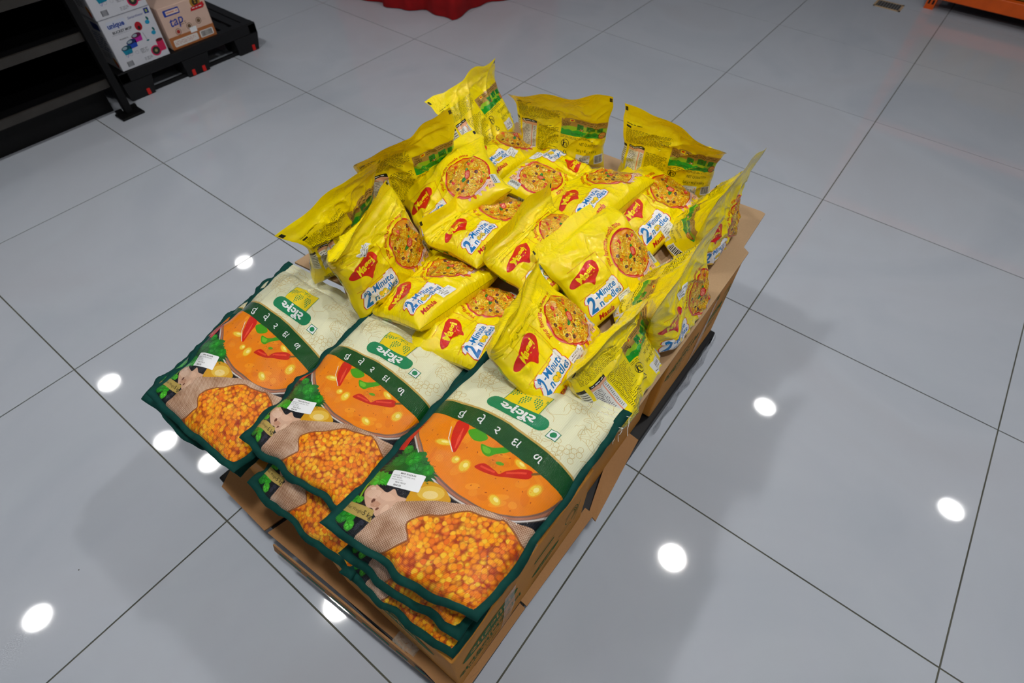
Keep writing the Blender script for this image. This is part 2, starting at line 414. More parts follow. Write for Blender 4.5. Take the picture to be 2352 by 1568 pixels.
SW, SH = 0.270, 0.425
class SackSurf:
    """five kilo sack: four seam corners BL BR TL TR of the printed body"""
    def __init__(self, c, T, seed, sag=0.0):
        self.c = np.array(c, float); self.T = T; self.seed = seed; self.sag = sag
    def mid(self, u, v):
        c = self.c; u = u[..., None]; v = v[..., None]
        return c[0] * (1 - u) * (1 - v) + c[1] * u * (1 - v) + c[2] * (1 - u) * v + c[3] * u * v
    def both(self, u, v):
        s = self.seed; o = np.random.RandomState(s).rand(16) * 40
        c = self.c
        P = self.mid(u, v)
        ex = c[1] - c[0] + c[3] - c[2]; ex /= np.linalg.norm(ex)
        ey = c[2] - c[0] + c[3] - c[1]; ey -= ex * ex.dot(ey); ey /= np.linalg.norm(ey)
        n = np.cross(ex, ey)
        x, y = u * SW, v * SH
        def edge(t, f, a): return a * (vnoise(t * f + o[0], t * 0 + o[1], s) - .5)
        # the seam wanders, and the filled middle pulls the long sides in
        P = P + ex * ((1 - u) ** 3 * (.001 * np.sin(np.pi * v) + edge(y, 22, .010)) - u ** 3 * (.001 * np.sin(np.pi * v) + edge(y + 3, 22, .010)))[..., None]
        P = P + ey * ((1 - v) ** 4 * (-.004 * np.sin(np.pi * u) + edge(x + 1, 25, .014)) - v ** 4 * edge(x + 5, 20, .012))[..., None]
        rim = np.clip(1 - np.minimum.reduce([u * 5, (1 - u) * 5, v * 7, (1 - v) * 7]), 0, 1)
        up = np.array([0, 0, 1.])
        P = P + up * (rim * .014 * (vnoise(x * 22 + o[2], y * 22 + o[3], s + 1) - .5))[..., None]
        b = np.clip(1 - np.abs(2 * u - 1) ** 3.0, 0, 1) ** .55 * np.clip(1 - np.abs(2 * np.clip(v, 0, .93) / .93 - 1) ** 4.0, 0, 1) ** .5
        m = np.clip(np.minimum.reduce([u, 1 - u, v, 1 - v]) / .12, 0, 1)
        f = .014 * (vnoise(x * 13 + o[4], y * 13 + o[5], s + 2) - .5) + .0055 * (ridge(x * 30 + o[6], y * 14 + o[7], s + 3) - .5) * np.clip(v * 3 - 1.6, .25, 1.4) + .0016 * (vnoise(x * 70 + o[8], y * 70 + o[9], s + 4) - .5)
        h = self.T / 2 * b + f * m
        nn = np.broadcast_to(n, P.shape)
        return P + nn * np.maximum(h, .0003)[..., None], P - nn * (self.T / 2 * b * .9)[..., None], nn
# ---------------------------------------------------------------- end surfaces

# ---------------------------------------------------------------- flat artwork: shapes drawn in centimetres, then laid on a surface
_tx = {}
def text_tris(s, bold):
    k = (s, bold)
    if k in _tx: return _tx[k]
    c = bpy.data.curves.new('lettering', 'FONT'); c.body = s; c.resolution_u = 2; c.offset = bold
    o = bpy.data.objects.new('lettering', c); COL.objects.link(o); bpy.context.view_layer.update()
    dg = bpy.context.evaluated_depsgraph_get(); me = o.evaluated_get(dg).to_mesh()
    me.calc_loop_triangles()
    V = np.array([v.co[:2] for v in me.vertices]) if len(me.vertices) else np.zeros((0, 2))
    T = np.array([t.vertices[:] for t in me.loop_triangles]) if len(me.loop_triangles) else np.zeros((0, 3), int)
    o.evaluated_get(dg).to_mesh_clear()
    bpy.data.objects.remove(o); bpy.data.curves.remove(c)
    _tx[k] = (V, T); return V, T

def catmull(pts, n=6, closed=True):
    P = np.array(pts, float); L = len(P); out = []
    for i in range(L if closed else L - 1):
        g = lambda j: P[j % L] if closed else P[min(max(j, 0), L - 1)]
        a, b, c, d = g(i - 1), g(i), g(i + 1), g(i + 2)
        for k in range(n):
            t = k / n
            out.append(.5 * ((2 * b) + (-a + c) * t + (2 * a - 5 * b + 4 * c - d) * t * t + (-a + 3 * b - 3 * c + d) * t ** 3))
    if not closed: out.append(P[-1])
    return np.array(out)

def add_faces(ob, P, F2, col, mat):
    """print laid on a part becomes faces of that same part, with their own material"""
    old = ob.data; n = len(old.vertices)
    V = np.empty(n * 3, np.float32); old.vertices.foreach_get('co', V); V = V.reshape(-1, 3)
    F = [tuple(p.vertices) for p in old.polygons]; mi = [p.material_index for p in old.polygons]; sm = [p.use_smooth for p in old.polygons]
    C = np.ones((len(F), 3))
    if 'print' in old.color_attributes:
        a = old.color_attributes['print']; C = np.array([a.data[p.loop_start].color[:3] for p in old.polygons])
    mats = list(old.materials)
    if mat not in mats: mats.append(mat)
    k = mats.index(mat)
    me = mesh_np(old.name, np.concatenate([V, P]), F + [tuple(i + n for i in f) for f in F2], np.concatenate([C, np.array(col).reshape(-1, 3)]), None, mi + [k] * len(F2), sm + [False] * len(F2))
    for m_ in mats: me.materials.append(m_)
    ob.data = me; bpy.data.meshes.remove(old)

def absorb(ob, other):
    """join another mesh (same parent space) into ob"""
    m2 = other.data; V = np.array([v.co[:] for v in m2.vertices]); F = [tuple(p.vertices) for p in m2.polygons]
    add_faces(ob, V, F, np.ones((len(F), 3)), m2.materials[0]); bpy.data.objects.remove(other)

class Art:
    def __init__(s): s.V = []; s.F = []; s.col = []; s.lay = []; s.mi = []; s.nv = 0
    def tris(s, V, T, col, lay, mi=0):
        V = np.asarray(V, float)
        s.V.append(V)
        for t in T:
            a, b, c = V[t[0]], V[t[1]], V[t[2]]
            cr = (b[0] - a[0]) * (c[1] - a[1]) - (b[1] - a[1]) * (c[0] - a[0])
            if abs(cr) < 1e-9: continue
            s.F.append((t[0] + s.nv, t[1] + s.nv, t[2] + s.nv) if cr > 0 else (t[0] + s.nv, t[2] + s.nv, t[1] + s.nv))
            s.col.append(col); s.lay.append(lay); s.mi.append(mi)
        s.nv += len(V)
    def poly(s, pts, col, lay, mi=0, holes=()):
        loops = [[Vector((p[0], p[1], 0)) for p in pts]] + [[Vector((p[0], p[1], 0)) for p in h] for h in holes]
        T = geometry.tessellate_polygon(loops)
        s.tris(np.array([(v.x, v.y) for l in loops for v in l]), T, col, lay, mi)
    def rect(s, x0, y0, x1, y1, col, lay, r=0.0, rot=0.0, mi=0):
        if r:
            P = [(cx + r * math.cos(t), cy + r * math.sin(t)) for cx, cy, a in ((x1 - r, y1 - r, 0), (x0 + r, y1 - r, 90), (x0 + r, y0 + r, 180), (x1 - r, y0 + r, 270)) for t in [math.radians(a + k * 22.5) for k in range(5)]]
        else: P = [(x0, y0), (x1, y0), (x1, y1), (x0, y1)]
        if rot:
            cx, cy = (x0 + x1) / 2, (y0 + y1) / 2; c_, s_ = math.cos(rot), math.sin(rot)
            P = [(cx + (x - cx) * c_ - (y - cy) * s_, cy + (x - cx) * s_ + (y - cy) * c_) for x, y in P]
        s.poly(P, col, lay, mi)
    def ell(s, cx, cy, rx, ry, col, lay, rot=0.0, n=20, hole=0.0, mi=0, wob=0.0, a0=0.0, a1=360.0, rnd=None):
        c_, s_ = math.cos(rot), math.sin(rot)
        def ring(k, full):
            out = []
            for i in range(n if full else n + 1):
                t = math.radians(a0 + (a1 - a0) * i / n); f = k * (1 + (wob * (rnd.random() - .5) if rnd else 0))
                x, y = rx * f * math.cos(t), ry * f * math.sin(t)
                out.append((cx + x * c_ - y * s_, cy + x * s_ + y * c_))
            return out
        full = abs(a1 - a0) >= 359.9
        if hole and full: s.poly(ring(1, True), col, lay, mi, [ring(hole, True)])
        elif hole: s.poly(ring(1, False) + ring(hole, False)[::-1], col, lay, mi)
        else: s.poly(ring(1, full), col, lay, mi)
    def stroke(s, pts, w, col, lay, mi=0, taper=False):
        P = np.asarray(pts, float); d = np.gradient(P, axis=0); d /= np.linalg.norm(d, axis=1)[:, None] + 1e-9
        nrm = np.stack([-d[:, 1], d[:, 0]], 1); ww = np.full(len(P), w / 2.0)
        if taper: ww = ww * np.sin(np.linspace(.25, math.pi - .25, len(P)))
        V = np.concatenate([P + nrm * ww[:, None], P - nrm * ww[:, None]]); n = len(P)
        T = [t for i in range(n - 1) for t in ((i, i + 1, n + i), (i + 1, n + i + 1, n + i))]
        s.tris(V, T, col, lay, mi)
    def text(s, txt, x, y, size, col, lay, bold=.0, rot=0.0, align='l', shear=0.0, sx=1.0, bend=None, outline=None):
        V, T = text_tris(txt, bold)
        if not len(V): return
        V = V.copy(); wd = V[:, 0].max(); mn = V[:, 0].min()
        if align == 'c': V[:, 0] -= (wd + mn) / 2
        if align == 'r': V[:, 0] -= wd
        V[:, 0] *= sx
        V[:, 0] += V[:, 1] * shear; V *= size
        if bend:                       # centre x, y, radius, angle of the text's middle in degrees
            cx, cy, R, a = bend; th = math.radians(a) - V[:, 0] / R; rr = R + V[:, 1]
            V = np.stack([cx + rr * np.cos(th), cy + rr * np.sin(th)], 1)
        else:
            c_, s_ = math.cos(rot), math.sin(rot)
            V = np.stack([x + V[:, 0] * c_ - V[:, 1] * s_, y + V[:, 0] * s_ + V[:, 1] * c_], 1)
        s.tris(V, T, col, lay)
    def words(s, x0, y0, x1, y1, n, col, lay, rnd, ragged=.3):
        """rows of fine print too small to read"""
        dy = (y1 - y0) / n
        for k in range(n):
            y = y1 - (k + .5) * dy; x = x0; end = x1 - ragged * (x1 - x0) * rnd.random() ** 3
            while x < end:
                L = rnd.uniform(.25, 1.0) * dy * 4; L = min(L, end - x)
                if L > .05: s.rect(x, y - dy * .16, x + L, y + dy * .16, col, lay)
                x += L + dy * .7
    def compile(s, W, H, nx, ny):
        """cut along the surface grid so that the print follows every fold; returns uv, faces, colours, layers"""
        V = np.concatenate(s.V)
        bm = bmesh.new(); vs = [bm.verts.new((p[0], p[1], 0)) for p in V]
        il = bm.faces.layers.int.new('k')
        for i, f in enumerate(s.F):
            try: fc = bm.faces.new([vs[j] for j in f]); fc[il] = i
            except ValueError: pass
        for v in [v for v in bm.verts if not v.link_faces]: bm.verts.remove(v)
        def cut(co, no, clear_o=False, clear_i=False):
            bmesh.ops.bisect_plane(bm, geom=bm.verts[:] + bm.edges[:] + bm.faces[:], plane_co=co, plane_no=no, dist=1e-6, clear_outer=clear_o, clear_inner=clear_i)
        e = 1e-4
        cut((e, 0, 0), (-1, 0, 0), True); cut((W - e, 0, 0), (1, 0, 0), True); cut((0, e, 0), (0, -1, 0), True); cut((0, H - e, 0), (0, 1, 0), True)
        for k in range(1, nx): cut((W * k / nx, 0, 0), (1, 0, 0))
        for k in range(1, ny): cut((0, H * k / ny, 0), (0, 1, 0))
        bmesh.ops.triangulate(bm, faces=[f for f in bm.faces if len(f.verts) > 4])
        bm.verts.ensure_lookup_table(); bm.verts.index_update()
        uv = np.array([(v.co.x / W, v.co.y / H) for v in bm.verts])
        F, C, L, Mi = [], [], [], []
        for f in bm.faces:
            k = f[il]; F.append(tuple(v.index for v in f.verts)); C.append(s.col[k]); L.append(s.lay[k]); Mi.append(s.mi[k])
        bm.free()
        lay = np.zeros(len(uv))
        for f, l in zip(F, L):
            for i in f: lay[i] = l
        return uv, F, np.array(C), lay, np.array(Mi)
    def flat(s, body, origin, ex, ey, mat, off=.0006, step=.00012, scale=.01):
        """lay the drawing on a plane: origin, unit x and y axes (cm -> m)"""
        V = np.concatenate(s.V) * scale; ex = np.array(ex, float); ey = np.array(ey, float); n = np.cross(ex, ey)
        lay = np.zeros(len(V))
        for f, l in zip(s.F, s.lay):
            for i in f: lay[i] = l
        P = np.array(origin) + V[:, :1] * ex + V[:, 1:2] * ey + (off + lay * step)[:, None] * n
        add_faces(body, P, s.F, s.col, mat)

def grid_eval(Gp, nx, ny, uv):
    """piecewise bilinear lookup of grid points (ny+1, nx+1, 3)"""
    x = np.clip(uv[:, 0] * nx, 0, nx - 1e-6); y = np.clip(uv[:, 1] * ny, 0, ny - 1e-6)
    i = x.astype(int); j = y.astype(int); fx = (x - i)[:, None]; fy = (y - j)[:, None]
    a = Gp[j, i]; b = Gp[j, i + 1]; c = Gp[j + 1, i]; d = Gp[j + 1, i + 1]
    lo = fx > fy          # same diagonal as the triangulated base
    return np.where(lo, a + (b - a) * fx + (d - b) * fy, a + (d - c) * fx + (c - a) * fy)

def grid_normals(Gp):
    du = np.gradient(Gp, axis=1); dv = np.gradient(Gp, axis=0); n = np.cross(du, dv)
    return n / (np.linalg.norm(n, axis=-1)[..., None] + 1e-12)

# ---------------------------------------------------------------- colours of the print
YEL = lin(252, 228, 0); RED = lin(214, 22, 12); WHT = lin(236, 238, 240); BLU = lin(0, 116, 190); BLK = lin(24, 22, 18)
ORG = lin(232, 150, 20); INK = lin(60, 58, 10)

def sticker_art(kind):
    a = Art()
    if kind == 'pouch':
        a.rect(0, 0, 4.4, 2.5, WHT, 0, .15)
        a.text('MAK BAZAAR', 2.2, 1.95, .36, BLK, 1, .012, align='c')
        a.rect(.35, 1.55, 2.1, 1.68, lin(120, 120, 120), 1); a.rect(3.2, 1.6, 4.1, 1.7, lin(120, 120, 120), 1); a.rect(3.3, 1.2, 4.0, 1.3, lin(120, 120, 120), 1)
        a.text('MAK PRICE', .5, .86, .42, BLK, 1, .014); a.text('114.00/-', .7, .25, .52, BLK, 1, .02)
    else:
        a.rect(0, 0, 5.4, 3.0, WHT, 0, .22)
        a.text('MAK BAZAAR', 2.7, 2.42, .42, BLK, 1, .014, align='c')
        g = lin(86, 86, 88)
        a.text('ANGUR TUVER DAL 5KG', .3, 1.98, .33, g, 1); a.text('MRP: 960.00/-', .3, 1.62, .30, g, 1); a.text('Dis.Amt: 96.00/-', .3, 1.24, .30, g, 1)
        a.text('MAK PRICE', 1.1, .78, .36, g, 1, .01); a.text('864.00', 1.0, .22, .48, BLK, 1, .01)
    return a

def bowl(a, cx, cy, rx, ry, rnd, L0=2):
    """a red bowl of noodles with its garnish, seen from above"""
    # hands under the bowl
    for k in range(7):
        t = math.radians(-112 + k * 13); x, y = cx + (rx + .15) * math.cos(t), cy + (ry + .25) * math.sin(t)
        a.ell(x, y, .42, .95, lin(*((236, 186, 160) if k % 3 == 0 else (226, 92, 30) if k % 3 == 1 else (240, 206, 190))), L0 - 1, t + math.pi / 2 + .25, 12)
    a.ell(cx, cy - .10, rx + .12, ry + .22, lin(206, 30, 14), L0, 0, 44)
    a.ell(cx, cy, rx * 1.02, ry * 1.02, lin(226, 116, 96), L0 + 1, 0, 44, .965, a0=150, a1=290)
    a.ell(cx, cy + .05, rx * .945, ry * .94, lin(230, 150, 14), L0 + 1, 0, 44)
    def inside(x, y, k=.86): return ((x - cx) / rx) ** 2 + ((y - cy) / ry) ** 2 < k * k
    for k in range(60):
        t = rnd.random() * 6.28; r = math.sqrt(rnd.random()) * .84
        a.ell(cx + rx * r * math.cos(t), cy + ry * r * math.sin(t), rnd.uniform(.12, .38), rnd.uniform(.08, .2), lin(*rnd.choice([(206, 62, 8), (240, 96, 12), (190, 80, 10), (150, 60, 8)])), L0 + 2, rnd.random() * 3, 8)
    K = 230
    for k in range(K):
        t = rnd.random() * 6.28; r = math.sqrt(rnd.random()) * .90
        x, y = cx + rx * r * math.cos(t), cy + ry * r * math.sin(t)
        R = rnd.uniform(.28, .72); s0 = rnd.random() * 6.28; sp = rnd.uniform(1.6, 4.6); e = rnd.uniform(.6, 1); ph = rnd.random() * 3
        P = []
        for i in range(11):
            q = s0 + sp * i / 10; X, Y = R * math.cos(q), R * e * math.sin(q)
            P.append((x + X * math.cos(ph) - Y * math.sin(ph), y + X * math.sin(ph) + Y * math.cos(ph)))
        P = [p for p in P if inside(p[0], p[1], .955)]
        if len(P) < 4: continue
        L = L0 + 3 + .024 * k
        a.stroke(P, .29, lin(*rnd.choice([(206, 138, 8), (196, 120, 6), (216, 152, 12)])), L)
        a.stroke(P, .205, lin(*rnd.choice([(250, 222, 50), (246, 210, 36), (254, 236, 110), (242, 202, 24)])), L + .012)
    T = L0 + 3 + .024 * K + .1
    G = [lin(20, 132, 30), lin(44, 160, 40), lin(90, 180, 60)]
    for k in range(16):
        t = rnd.random() * 6.28; r = math.sqrt(rnd.random()) * .78
        a.ell(cx + rx * r * math.cos(t), cy + ry * r * math.sin(t), rnd.uniform(.12, .26), rnd.uniform(.08, .15), rnd.choice(G + [lin(120, 200, 150)]), T, rnd.random() * 3, 8)
    for dx, dy, rr in ((-.62, -.30, 0), (-.48, -.52, .5), (.42, -.10, .2), (.30, .62, 1), (-.10, -.30, .7), (-.72, .25, .3)):
        x, y = cx + rx * dx, cy + ry * dy
        a.ell(x, y, .42, .36, lin(40, 34, 48), T + .2, rr, 14, .5); a.ell(x, y, .20, .17, lin(150, 60, 20), T + .15, rr, 10)
    for dx, dy, s_ in ((-.25, .66, .55), (.30, .45, .42), (.50, .52, .5), (-.66, .05, .45), (.42, -.60, .62), (-.40, .45, .35)):
        x, y = cx + rx * dx, cy + ry * dy
        a.ell(x, y, s_, s_ * .72, lin(206, 34, 14), T + .2, rnd.random() * 3, 14); a.ell(x + .05, y + .04, s_ * .66, s_ * .42, lin(232, 92, 60), T + .3, rnd.random() * 3, 12)
    # basil leaves and two tomato slices in the middle
    for x, y, l, r in ((cx - .85, cy - .35, 1.05, .35), (cx + .55, cy + 1.0, .75, 1.0)):
        P = [(x + l * math.cos(t) * math.cos(r) - .42 * math.sin(t) * math.sin(r), y + l * math.cos(t) * math.sin(r) + .42 * math.sin(t) * math.cos(r)) for t in [k * .449 for k in range(14)]]
        a.poly(P, lin(22, 122, 34), T + .4); a.stroke([(x - l * .8 * math.cos(r), y - l * .8 * math.sin(r)), (x + l * .8 * math.cos(r), y + l * .8 * math.sin(r))], .08, lin(90, 180, 70), T + .5)
    for x, y in ((cx + .35, cy + .42), (cx + .05, cy - .15)):
        a.ell(x, y, .82, .74, lin(204, 28, 20), T + .6, 0, 20); a.ell(x, y, .62, .54, lin(232, 108, 92), T + .7, 0, 18)
        for k in range(5):
            t = k * 1.257; a.ell(x + .3 * math.cos(t), y + .27 * math.sin(t), .13, .08, lin(246, 190, 150), T + .8, t, 8)
    return T

HEART = [(-3.85, -.1), (-2.7, .55), (-.1, 1.2), (1.75, 1.72), (2.9, 1.42), (3.4, .6), (3.05, -.45), (2.05, -1.35), (1.05, -1.95), (.2, -2.7), (-.25, -2.0), (-.85, -1.45), (-2, -1.12), (-3.3, -1.05), (-3.95, -.6)]

def front_art():
    rnd = random.Random(5); a = Art()
    bowl(a, 18.4, 8.0, 5.85, 5.6, rnd, 2)
    # pale band and peach tag on the bowl's lower right
    a.ell(18.4, 8.0, 6.25, 6.05, lin(232, 200, 196), 10.4, 0, 20, .895, a0=-96, a1=-46)
    V, T = text_tris('SUGGESTED GARNISHING', .006); V = V.copy(); V[:, 0] -= V[:, 0].max() / 2; V *= .40; V[:, 0] *= .78
    th = math.radians(-71) + V[:, 0] / 5.9; rr = 6.02 - V[:, 1]
    a.tris(np.stack([18.4 + rr * np.cos(th), 8.0 + rr * .97 * np.sin(th)], 1), T, lin(96, 50, 50), 10.7)
    a.rect(21.6, 1.55, 23.2, 4.0, lin(242, 190, 150), 8.6, .15, -.12); a.text('75 g', 22.35, 1.95, .95, BLK, 8.8, .01, align='c', sx=.8)
    a.rect(21.9, 3.2, 22.9, 3.32, BLK, 8.8); a.rect(22.0, 3.55, 22.7, 3.65, BLK, 8.8)
    a.rect(23.2, 2.2, 24.9, 5.4, lin(196, 200, 196), 8.6, .2, -.12)
    for k in range(4):
        a.ell(23.75 + .07 * k, 2.75 + k * .68, .30, .30, lin(30, 44, 36), 8.8, 0, 12, .55); a.ell(24.4 + .07 * k, 2.75 + k * .68, .26, .30, lin(226, 230, 226), 8.7, 0, 10)
    # arc of lettering round the bowl
    V, T = text_tris('your favourite masala taste', .022); V = V.copy(); V[:, 0] -= (V[:, 0].max()) / 2; V *= 1.42; V[:, 0] *= .80
    th = math.radians(122) - V[:, 0] / 6.75; rr = 6.6 + V[:, 1]
    a.tris(np.stack([18.4 + rr * 1.0 * np.cos(th), 8.0 + rr * .97 * np.sin(th)], 1), T, lin(216, 74, 6), 1)
    # orange outline of a tab behind the logo
    P = [(9.2, 5.6), (10.2, 7.2), (10.2, 13.0)] ; P = catmull([(.4, 6.9), (9.6, 6.9), (10.3, 7.6), (10.5, 12.6), (9.9, 13.4), (2.0, 13.6)], 5, False)
    a.stroke(P, .16, lin(228, 166, 10), 1)
    H = catmull(HEART, 5); i0 = int(np.argmin(H[:, 1]))
    a.poly(H * 1.16 + [5.0, 11.0], RED, 2)
    a.text('Maggi', 5.1, 10.25, 2.3, lin(250, 226, 10), 3, .032, .16, 'c', .1, 1.0)
    a.text('®', 9.4, 11.2, .6, ORG, 2)
    # white panel with red edge, stepped along the tops of the letters
    PAN = [(.9, 2.5), (10.3, 2.7), (10.7, 3.1), (10.7, 4.5), (10.3, 5.0), (10.5, 5.4), (10.5, 6.7), (9.9, 7.1), (8.9, 6.95), (8.7, 6.7), (7.9, 6.75), (7.8, 6.35), (3.9, 6.25), (3.5, 6.7), (2.1, 6.7), (1.3, 6.2), (1.0, 5.4), (1.5, 5.1), (.8, 3.4)]
    P = np.array(PAN); c = P.mean(0); d = P - c
    a.poly(c + d * (1 + .20 / np.linalg.norm(d, axis=1))[:, None], lin(220, 60, 30), 2); a.poly(P, WHT, 3)
    a.text('2', 1.15, 2.85, 4.85, BLU, 4, .035, shear=.18, sx=.72)
    a.text('-Minute', 3.45, 4.72, 2.15, BLU, 4, .022, .02, shear=.12, sx=.93)
    a.text('n', 3.5, 2.95, 2.15, BLU, 4, .026, .02, shear=.12, sx=.98); a.text('dles', 6.95, 3.02, 2.12, BLU, 4, .026, .02, shear=.12, sx=.98)
    for x in (5.35, 6.4):
        a.ell(x, 3.62, .66, .66, lin(60, 130, 60), 4.2, 0, 18); a.ell(x, 3.62, .58, .58, lin(250, 208, 20), 4.4, 0, 18); a.ell(x, 3.62, .34, .3, lin(206, 140, 10), 4.6, 0, 12, .7, a0=200, a1=350)
    a.text('Masala', 1.9, .72, 1.55, lin(196, 22, 14), 2, .028, shear=.28, sx=1.02)
    # registration marks at the seal
    for x in (-.6, 25.0): a.rect(x, 21.2, x + .65, 22.2, BLK, 1)
    return a

def back_art():
    rnd = random.Random(8); a = Art()
    a.words(1.0, 16.0, 5.0, 16.4, 1, INK, 1, rnd); a.rect(1.0, 15.4, 2.3, 15.8, BLK, 1)
    a.words(1.0, 11.9, 12.4, 15.2, 13, INK, 1, rnd)
    # nutrition table
    a.rect(.0, 5.6, 1.2, 11.2, lin(226, 226, 214), 1); a.rect(.0, 10.5, 1.2, 11.2, BLK, 2); a.words(.1, 6.0, 1.1, 10.2, 8, lin(70, 70, 60), 2, rnd)
    a.rect(2.0, 4.4, 6.4, 11.2, lin(228, 228, 222), 1); a.rect(2.0, 10.7, 6.4, 11.3, BLK, 2); a.words(2.3, 10.8, 6.2, 11.2, 1, WHT, 3, rnd)
    a.rect(2.0, 10.0, 6.4, 10.7, lin(240, 178, 140), 2); a.words(2.2, 4.8, 4.6, 9.8, 15, lin(90, 90, 90), 2, rnd); a.rect(5.0, 4.4, 5.25, 10.0, lin(236, 150, 120), 2); a.words(5.5, 4.8, 6.2, 9.8, 15, lin(90, 90, 90), 2, rnd)
    a.words(6.9, 3.0, 12.4, 10.6, 27, INK, 1, rnd, .6)
    # recipe panel: tan above, greens below
    x0, x1, y0, y1 = 12.9, 24.9, 9.0, 13.0
    a.rect(x0, y0, x1, y1, lin(178, 138, 62), 1)
    a.poly([(x0, y0), (x1, y0), (x1, 11.4)] + [(x1 - (x1 - x0) * k / 8, 11.4 + .25 * math.sin(k * 2.1) - .06 * k) for k in range(1, 9)], lin(150, 196, 30), 2)
    a.poly([(x0, y0), (x1, y0), (x1, 9.9)] + [(x1 - (x1 - x0) * k / 12, 9.95 + .18 * math.sin(k * 2.7) + .03 * k) for k in range(1, 13)], lin(24, 160, 36), 3)
    a.rect(15.0, 12.2, 16.2, 12.8, YEL, 4, .1); a.ell(15.6, 12.5, .42, .18, RED, 5, .1, 12)
    a.words(16.6, 12.0, 24.4, 12.8, 2, lin(90, 64, 20), 4, rnd, .1)
    a.text('Tasty', 13.4, 12.0, .55, BLK, 5, .0, .05); a.text('GOOD?', 13.2, 11.15, .95, BLK, 5, .01, .05, sx=.62); a.text('Good food, Good life', 15.6, 9.3, .62, lin(10, 66, 20), 5, .0, sx=.9); a.words(20.0, 9.2, 24.0, 9.9, 2, lin(10, 66, 20), 5, rnd, .1)
    for x, y, w_, h in ((17.0, 10.3, 1.7, 1.3), (19.6, 10.5, 2.2, 1.2), (22.4, 10.4, 1.5, 1.1)):
        a.rect(x, y, x + w_, y + h, lin(16, 140, 40), 4); a.words(x + .15, y + .15, x + w_ - .15, y + h - .15, 3, lin(8, 50, 20), 5, rnd, .2)
    for k in range(7): a.ell(17.9 + .14 * k, 10.3 + .3 * ((k * 3) % 4) / 4, .16, .14, lin(*[(190, 40, 30), (230, 150, 60), (60, 120, 40), (230, 220, 200)][k % 4]), 5, 0, 8)
    a.ell(23.9, 9.7, .95, .8, lin(150, 40, 20), 5.2, .3, 18); bowl_small = [(x, y) for x in (23.5, 23.9, 24.3) for y in (9.4, 9.75, 10.0)]
    a.ell(23.9, 9.7, .8, .66, lin(220, 150, 60), 5.4, .3, 18)
    for k, (x, y) in enumerate(bowl_small): a.ell(x, y, .14, .1, lin(*[(200, 60, 30), (80, 130, 40), (240, 200, 90)][k % 3]), 5.6, k, 8)
    a.words(12.9, 8.2, 22.0, 8.8, 2, INK, 1, rnd)
    # tidy-man and recycling marks
    a.ell(14.3, 6.9, 1.05, 1.05, BLK, 1, 0, 28, .88)
    a.ell(13.95, 7.5, .18, .18, BLK, 1, 0, 10); a.poly([(13.75, 7.3), (14.15, 7.2), (14.5, 7.25), (14.5, 7.05), (14.15, 6.95), (14.1, 6.5), (14.35, 6.1), (14.15, 6.0), (13.9, 6.4), (13.7, 6.05), (13.5, 6.15), (13.75, 6.6)], BLK, 1)
    for k in range(3): a.rect(14.55 + .15 * k, 6.3, 14.63 + .15 * k, 7.1, BLK, 1)
    for k in range(3):
        t = math.radians(90 + 120 * k); t2 = math.radians(90 + 120 * (k + 1))
        p = np.array([14.5 + .85 * math.cos(t), 4.6 + .85 * math.sin(t)]); q = np.array([14.5 + .85 * math.cos(t2), 4.6 + .85 * math.sin(t2)])
        a.stroke([p + (q - p) * .08, p + (q - p) * .5, p + (q - p) * .8], .16, BLK, 1)
    a.text('NET QUANTITY:', 20.6, 6.9, .95, BLK, 1, .0, align='c', sx=.72); a.text('560 g + 40 g* = 600 g', 20.3, 5.3, .95, BLK, 1, .0, align='c', sx=.66)
    a.rect(17.6, 2.5, 21.4, 4.6, lin(226, 226, 226), 1); a.text('fssai', 19.5, 3.3, 1.15, lin(60, 60, 60), 2, .0, shear=.2, align='c'); a.ell(20.9, 4.0, .12, .25, ORG, 3, -.3, 8); a.words(17.9, 2.7, 21.1, 3.1, 1, lin(80, 80, 80), 2, rnd, 0)
    a.rect(22.6, 2.2, 24.8, 4.6, WHT, 1)
    x = 22.75
    while x < 24.6:
        w_ = rnd.choice([.05, .09, .14]); a.rect(x, 2.5, x + w_, 4.4, BLK, 2); x += w_ + rnd.choice([.06, .1])
    a.rect(1.2, 1.2, 11.5, 2.8, lin(206, 190, 40), 1); a.words(1.4, 1.3, 11.3, 2.7, 5, INK, 2, rnd)
    for x in (.15, 24.2): a.rect(x, 18.6, x + .7, 19.5, BLK, 1)
    return a

def scaled(a, kx, ky, dx=0.0, dy=0.0):
    a.V = [(v + [dx, dy]) * [kx, ky] for v in a.V]; return a

def leafy(a, pts, rnd, col, lay):
    """a frilly coriander leaf inside the outline"""
    P = catmull(pts, 6); c = P.mean(0); d = P - c; r = np.linalg.norm(d, axis=1)[:, None]
    k = 1 + .16 * np.array([[(-1) ** i * (.5 + rnd.random() * .5)] for i in range(len(P))])
    a.poly(c + d * k, col, lay)
    for q in range(5):
        t = rnd.random() * 6.28; a.stroke([c, c + np.array([math.cos(t), math.sin(t)]) * r.mean() * .8], .07, tuple(np.array(col) * .55), lay + .2)
    for q in range(3):
        t = rnd.random() * 6.28; e = c + np.array([math.cos(t), math.sin(t)]) * r.mean() * .45
        a.ell(e[0], e[1], r.mean() * .32, r.mean() * .22, tuple(np.clip(np.array(col) * 1.5 + .01, 0, 1)), lay + .1, t, 10, wob=.3, rnd=rnd)

